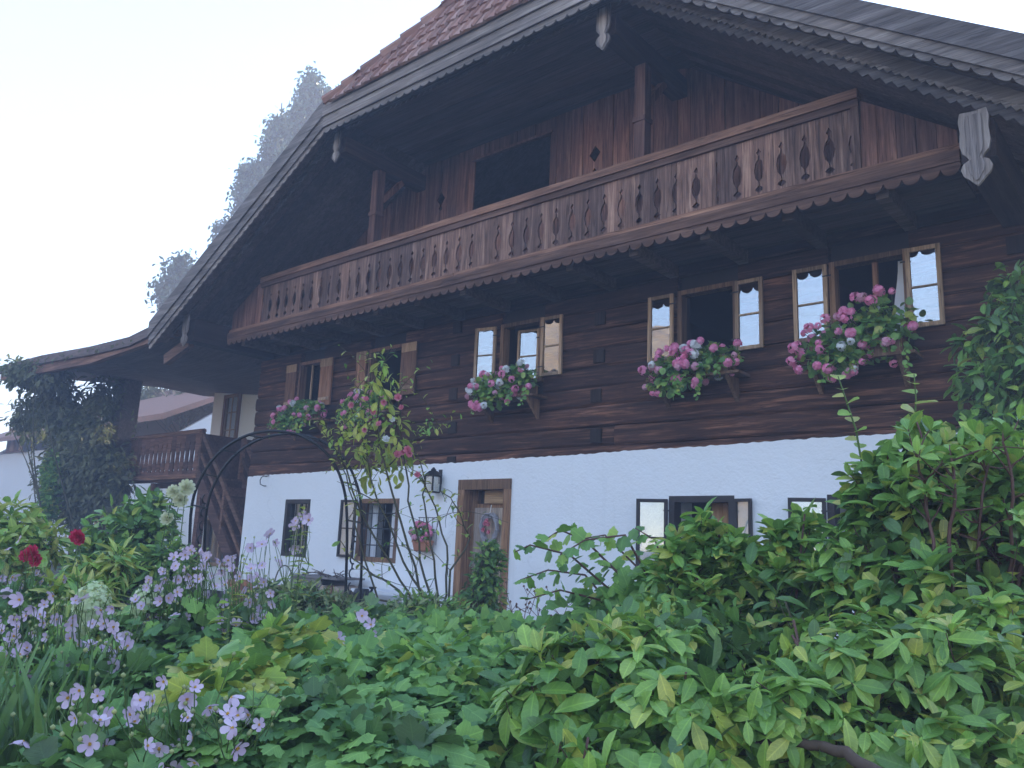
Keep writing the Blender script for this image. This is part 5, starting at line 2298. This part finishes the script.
def shoots():
    base = at(890, 600, 3.6)
    t = thing("tall_shoots", (base[0], base[1], 0), "two tall soft shoots with broad pale leaves before the rightmost flower box", "plant")
    sm, fm = MB(), MB()
    for c, sz in (([(880, 600), (868, 500), (856, 430), (846, 400), (838, 376)], .085), ([(905, 600), (918, 500), (914, 430), (916, 400), (914, 374)], .10),
                  ([(900, 600), (930, 500), (926, 450), (922, 420)], .09), ([(890, 600), (885, 520), (876, 470)], .09)):
        p = [np.array([base[0], base[1], 0.0])] + [at(x, y, 3.5) for x, y in c]
        q = []
        for i in range(len(p) - 1):
            for s in np.linspace(0, 1, 4)[:-1]:
                q.append(p[i] + (p[i + 1] - p[i]) * s)
        q.append(p[-1])
        sm.tube(q, .008, 6, .0025)
        along(fm, q, .042, sz * 1.15, ROUND, 0, True, .55, .2, 1.3)
    sm.build("stems", MT['greenstem'], t, smooth=True)
    fm.build("foliage", MT['leaf_young'], t)


shoots()


def young_canes():
    base = at(955, 660, 3.05)
    t = thing("young_tree", (base[0], base[1], 0), "slender reddish stems with leaf tufts standing before the tallest right hand shrub", "young tree")
    sm, fm = MB(), MB()
    for c in ([(940, 660), (934, 560), (926, 490), (916, 452)], [(980, 660), (979, 570), (978, 510), (990, 458)], [(955, 650), (950, 540), (956, 480), (950, 445)], [(1000, 660), (1010, 560), (1012, 480), (1004, 430)]):
        p = [np.array([base[0] + rng.normal() * .08, base[1] + rng.normal() * .08, 0])] + [at(x, y, 3.05 + rng.normal() * .05) for x, y in c]
        q = []
        for i in range(len(p) - 1):
            for s in np.linspace(0, 1, 5)[:-1]:
                q.append(p[i] + (p[i + 1] - p[i]) * s + rng.normal(size=3) * .004)
        q.append(p[-1])
        sm.tube(q, .010, 7, .004)
        tips, axes = [q[-1]], [unit(q[-1] - q[-3])]
        for k in range(9):
            i = rng.integers(len(q) * 5 // 8, len(q) - 1)
            e = q[i] + np.array([rng.normal() * .09, rng.normal() * .09, rng.uniform(.03, .13)])
            sm.tube(curve(q[i], e, .1, 4), .004, 5, .002)
            tips.append(e)
            axes.append(unit(e - q[i] + np.array([0, 0, .05])))
        rosettes(fm, np.array(tips), np.array(axes), 5, .08, OVAL, (25, 95))
    sm.build("stems", MT['redstem'], t, smooth=True)
    fm.build("foliage", MT['leaf_oval'], t)


young_canes()


def seed_stalks():
    base = at(532, 650, 5.2)
    t = thing("seed_stalk", (base[0], base[1], 0), "thin dark seed stalks before the white wall just right of the door", "plant")
    sm = MB()
    for k in range(9):
        x_ = 505 + 7.5 * k + rng.normal() * 3
        tip = at(x_, 592 + rng.random() * 26, 5.2 + rng.normal() * .1)
        st_ = np.array([base[0] + rng.normal() * .15, base[1] + rng.normal() * .1, 0.0])
        p = curve(st_, tip, .05, 10)
        sm.tube(p, .005, 5, .002)
        for i in range(5, 10):
            for _ in range(2):
                e = p[i] + np.array([rng.normal() * .05, rng.normal() * .05, .03 + rng.random() * .03])
                sm.tube([p[i], e], .0018, 4, cap=False)
                sm.lathe([(.001, -.006), (.008, 0), (.006, .006), (.001, .010)], e, 6)
    sm.build("stalks", MT['redstem'], t, smooth=True)


seed_stalks()


def log_branch():
    p = [at(x, y, d) for x, y, d in ((760, 744, 2.3), (790, 741, 2.26), (815, 746, 2.22), (840, 751, 2.16), (862, 764, 2.1), (890, 782, 2.05), (930, 806, 2.0))]
    p = [np.array([p[0][0] - .5, p[0][1] + .1, p[0][2] + .02])] + p + [np.array([p[-1][0] + .2, p[-1][1] - .05, 0.0])]
    m = MB()
    q = []
    for i in range(len(p) - 1):
        for s_ in np.linspace(0, 1, 5)[:-1]:
            q.append(np.array(p[i]) + (np.array(p[i + 1]) - np.array(p[i])) * s_ + rng.normal(size=3) * .0025)
    q.append(np.array(p[-1]))
    m.tube(q, .009, 9, .022)
    c = p[-1]
    o = m.build("bare_branch", MT['bark'], None, org=c, smooth=True)
    tag(o, "bare brown branch bending along the bottom right edge under the leaves", "branch")


log_branch()


# ---- anemones
def anemone(label, spots, d0, base_px, leaf_blobs, nleaf=240, fs=1.0):
    b = at(base_px[0], base_px[1], d0)
    base = np.array([b[0], b[1], 0.0])
    t = thing("anemone_plant", base, label, "flowering plant", "pink anemone plants in the flower bed")
    sm, fm = MB(), MB()
    nst = max(4, len(spots) // 4)
    tops = [at(s[0] + rng.normal() * 6, s[1] + 16 + rng.random() * 16, d0 + rng.normal() * .12) for s in spots]
    order = sorted(range(len(spots)), key=lambda i: spots[i][0])
    groups = [order[k * 3:(k + 1) * 3] for k in range((len(order) + 2) // 3)]
    for g in groups:
        if not g:
            continue
        hub = np.mean([at(spots[i][0], spots[i][1] + 45, d0) for i in g], axis=0)
        hub[2] = max(.3, hub[2])
        s = base + np.array([rng.normal() * .15 + (hub[0] - base[0]) * .6, rng.normal() * .15 + (hub[1] - base[1]) * .6, 0])
        sm.tube(curve(s, hub, .05, 7), .005, 5, .003)
        for i in g:
            dd = d0 + rng.normal() * .10
            p = at(spots[i][0], spots[i][1], dd)
            sm.tube(curve(hub, p - np.array([0, 0, .008]), .10, 5), .003, 4, .0018, cap=False)
            dirv = unit(-FW * .9 + np.array([0, 0, .35]) + rng.normal(size=3) * .5)
            put(ME['anem%d' % rng.choice([0, 1, 1, 2])], t, p, dirv, fs * rng.uniform(.75, 1.2))
            for _ in range(2):
                q = p + np.array([rng.normal() * .05, rng.normal() * .05, rng.normal() * .05 + .01])
                sm.tube(curve(hub, q, .12, 4), .002, 4, .0015, cap=False)
                sm.cur = 1
                sm.lathe([(.001, -.006), (.006, -.002), (.0065, .003), (.001, .008)], q, 6)
                sm.cur = 0
        # a few leaves up the stem
        along(fm, curve(s, hub, .05, 6), .07, .075, LOBED, 0, True, .4)
    P, o, _ = sample(leaf_blobs, nleaf, .3, .7)
    scatter(fm, P, o, .10, LOBED, 0)
    P, o, _ = sample(leaf_blobs, nleaf, .1, 1)
    scatter(fm, P, o, .09, LOBED, 1)
    sm.build("stems", [MT['greenstem'], MT['leaf_grey']], t, smooth=True)
    fm.build("foliage", [MT['leaf_blue'], MT['leaf_dark']], t)


def spots(cx, cy, rx, ry, n):
    out = []
    while len(out) < n:
        a, r_ = rng.random() * 6.28, math.sqrt(rng.random())
        p = (cx + math.cos(a) * rx * r_, cy + math.sin(a) * ry * r_)
        if all((p[0] - q[0]) ** 2 + (p[1] - q[1]) ** 2 > 60 for q in out):
            out.append(p)
    return out


anemone("pink anemone clump in the left middle, below the rose arch, thick with small blooms",
        spots(205, 602, 70, 50, 84) + [(190, 550), (207, 558), (176, 566), (163, 572)], 4.4, (200, 650), [BL(200, 640, 4.4, 60, 40), BL(170, 620, 4.5, 40, 30)], 420, .74)
anemone("pink anemones at the left edge above the dark grass clump, with larger round blooms",
        spots(58, 642, 74, 50, 56) + [(72, 625), (20, 655), (45, 670), (90, 645), (10, 640)], 3.4, (50, 690), [BL(60, 690, 3.4, 80, 40), BL(120, 690, 3.3, 60, 36)], 420, .72)
anemone("nearest pink anemones in the bottom left with yellow centred blooms and round buds",
        spots(150, 725, 128, 50, 34) + [(187, 699), (188, 718), (83, 728), (23, 740), (150, 740), (135, 722), (180, 747), (192, 748), (233, 722), (238, 716), (195, 762), (237, 748), (105, 716), (115, 765), (40, 748), (205, 760), (140, 700), (160, 775), (132, 748)], 2.35, (130, 790),
        [BL(120, 770, 2.4, 100, 40), BL(190, 760, 2.45, 60, 40)], 300, .72)
anemone("small distant anemones at the far left edge beside the yellow green bush",
        spots(22, 592, 40, 24, 14) + [(8, 548), (20, 540), (64, 580)], 5.2, (20, 620), [BL(20, 620, 5.2, 60, 30)], 220, .95)
anemone("few pink anemones scattered among the centre leaves below the bench",
        [(371, 625), (372, 634), (340, 648), (300, 662), (272, 668), (333, 684), (374, 644), (280, 660), (362, 616), (338, 640)], 3.9, (335, 690), [BL(330, 690, 3.9, 40, 20)], 80, 1.0)
anemone("tall thin anemone stems with pale pink blooms by the small barred window",
        [(270, 534), (262, 545), (275, 543), (262, 566), (250, 548), (296, 521), (309, 520), (282, 560), (225, 585), (228, 560)], 5.6, (262, 630), [BL(262, 625, 5.6, 40, 22)], 160, 1.05)


# ---- hydrangea, dahlias
def hydrangea():
    bl = [BL(95, 640, 4.6, 46, 26), BL(140, 640, 4.6, 40, 26)]
    t = shrub("hydrangea", "hydrangea with two large pale lime green flower cones left of the anemone clump", "shrub", bl, 130, OVAL, 'leaf_mid', .12, 5, .6, 220)
    for (px, py, s) in ((92, 607, 1.15), (148, 606, 1.0), (88, 622, .9)):
        m = MB()
        c = at(px, py, 4.5)
        n = 240
        d = rdir(n)
        sc = np.array([.085, .085, .12]) * s
        m.inst(FLORET[0], FLORET[1], c + d * sc * rng.uniform(.85, 1.05, (n, 1)), np.cross(d, [.3, .2, .9]), d, .034 * rng.uniform(.8, 1.2, n))
        m.build("flower_head", MT['p_lime'], t)
        m = MB()
        m.tube(curve((c[0], c[1], .2), c - np.array([0, 0, .1]), .04, 5), .008, 6)
        m.build("flower_stalk", MT['greenstem'], t)


hydrangea()


def dahlia(label, heads, me, d, base_px, mat='leaf_mid', group=None):
    b = at(base_px[0], base_px[1], d)
    t = thing("dahlia", (b[0], b[1], 0), label, "flowering plant", group)
    sm, fm = MB(), MB()
    for (px, py) in heads:
        p = at(px, py, d)
        st = curve((b[0] + rng.normal() * .06, b[1] + rng.normal() * .06, 0), p, .05, 8)
        sm.tube(st, .007, 5, .004)
        along(fm, st, .06, .12, OVAL, 0, True, .2)
        put(ME[me], t, p, unit(-FW + np.array([0, 0, .35]) + rng.normal(size=3) * .25), rng.uniform(.9, 1.15))
    bl = [BL(base_px[0], base_px[1], d, 26, 18)]
    P, o, _ = sample(bl, 120, .2)
    scatter(fm, P, o, .12, OVAL)
    sm.build("stems", MT['greenstem'], t, smooth=True)
    fm.build("foliage", MT[mat], t)


dahlia("crimson dahlias with paired blooms at the left edge of the bed", [(27, 556), (37, 560), (33, 553)], 'red', 5.2, (34, 600))
dahlia("crimson dahlia with one bloom in front of the dark evergreen bush", [(78, 536), (81, 539)], 'red', 5.4, (80, 590))
dahlia("tall cream dahlias standing under the outside balcony by the arch", [(168, 519), (174, 492), (180, 500), (186, 488)], 'cream', 7.6, (172, 570))


def blades(label, px, py, d, n, h):
    b = at(px, py, d)
    t = thing("grass_clump", (b[0], b[1], 0), label, "grass clump")
    m = MB()
    P = np.array([b[0], b[1], 0]) + rng.normal(size=(n, 3)) * np.array([.16, .16, 0])
    d_ = unit(rng.normal(size=(n, 3)) * np.array([.35, .35, .05]) + np.array([0, 0, 1]))
    m.inst(BLADE[0], BLADE[1], P, d_, rng.normal(size=(n, 3)), h * rng.uniform(.7, 1.1, n))
    m.build("blades", MT['leaf_dark'], t)


blades("dark strappy grass clump in the bottom left corner", 5, 740, 2.8, 260, .85)
blades("dark strappy grass clump behind the nearest anemones", 60, 735, 3.1, 200, .75)


# ------------------------------------------------------------------ hazy evening air, thickened to imitate veiling lens glare
def haze():
    m = MB()
    m.box(-182, 176, -170, 182, -1.2, 27)
    mat = bpy.data.materials.new("pale haze and lens glare")
    mat.use_nodes = True
    nt = mat.node_tree
    nt.nodes.remove(nt.nodes["Principled BSDF"])
    v = nt.nodes.new("ShaderNodeVolumePrincipled")
    v.inputs["Color"].default_value = (.82, .82, 1.0, 1)
    v.inputs["Density"].default_value = HAZE
    v.inputs["Anisotropy"].default_value = 0.0
    nt.links.new(v.outputs[0], nt.nodes["Material Output"].inputs["Volume"])
    o = m.build("haze", mat)
    tag(o, "thin pale haze in the evening air, thickened to stand in for lens glare", "haze", kind="stuff")


HAZE = .0105
haze()
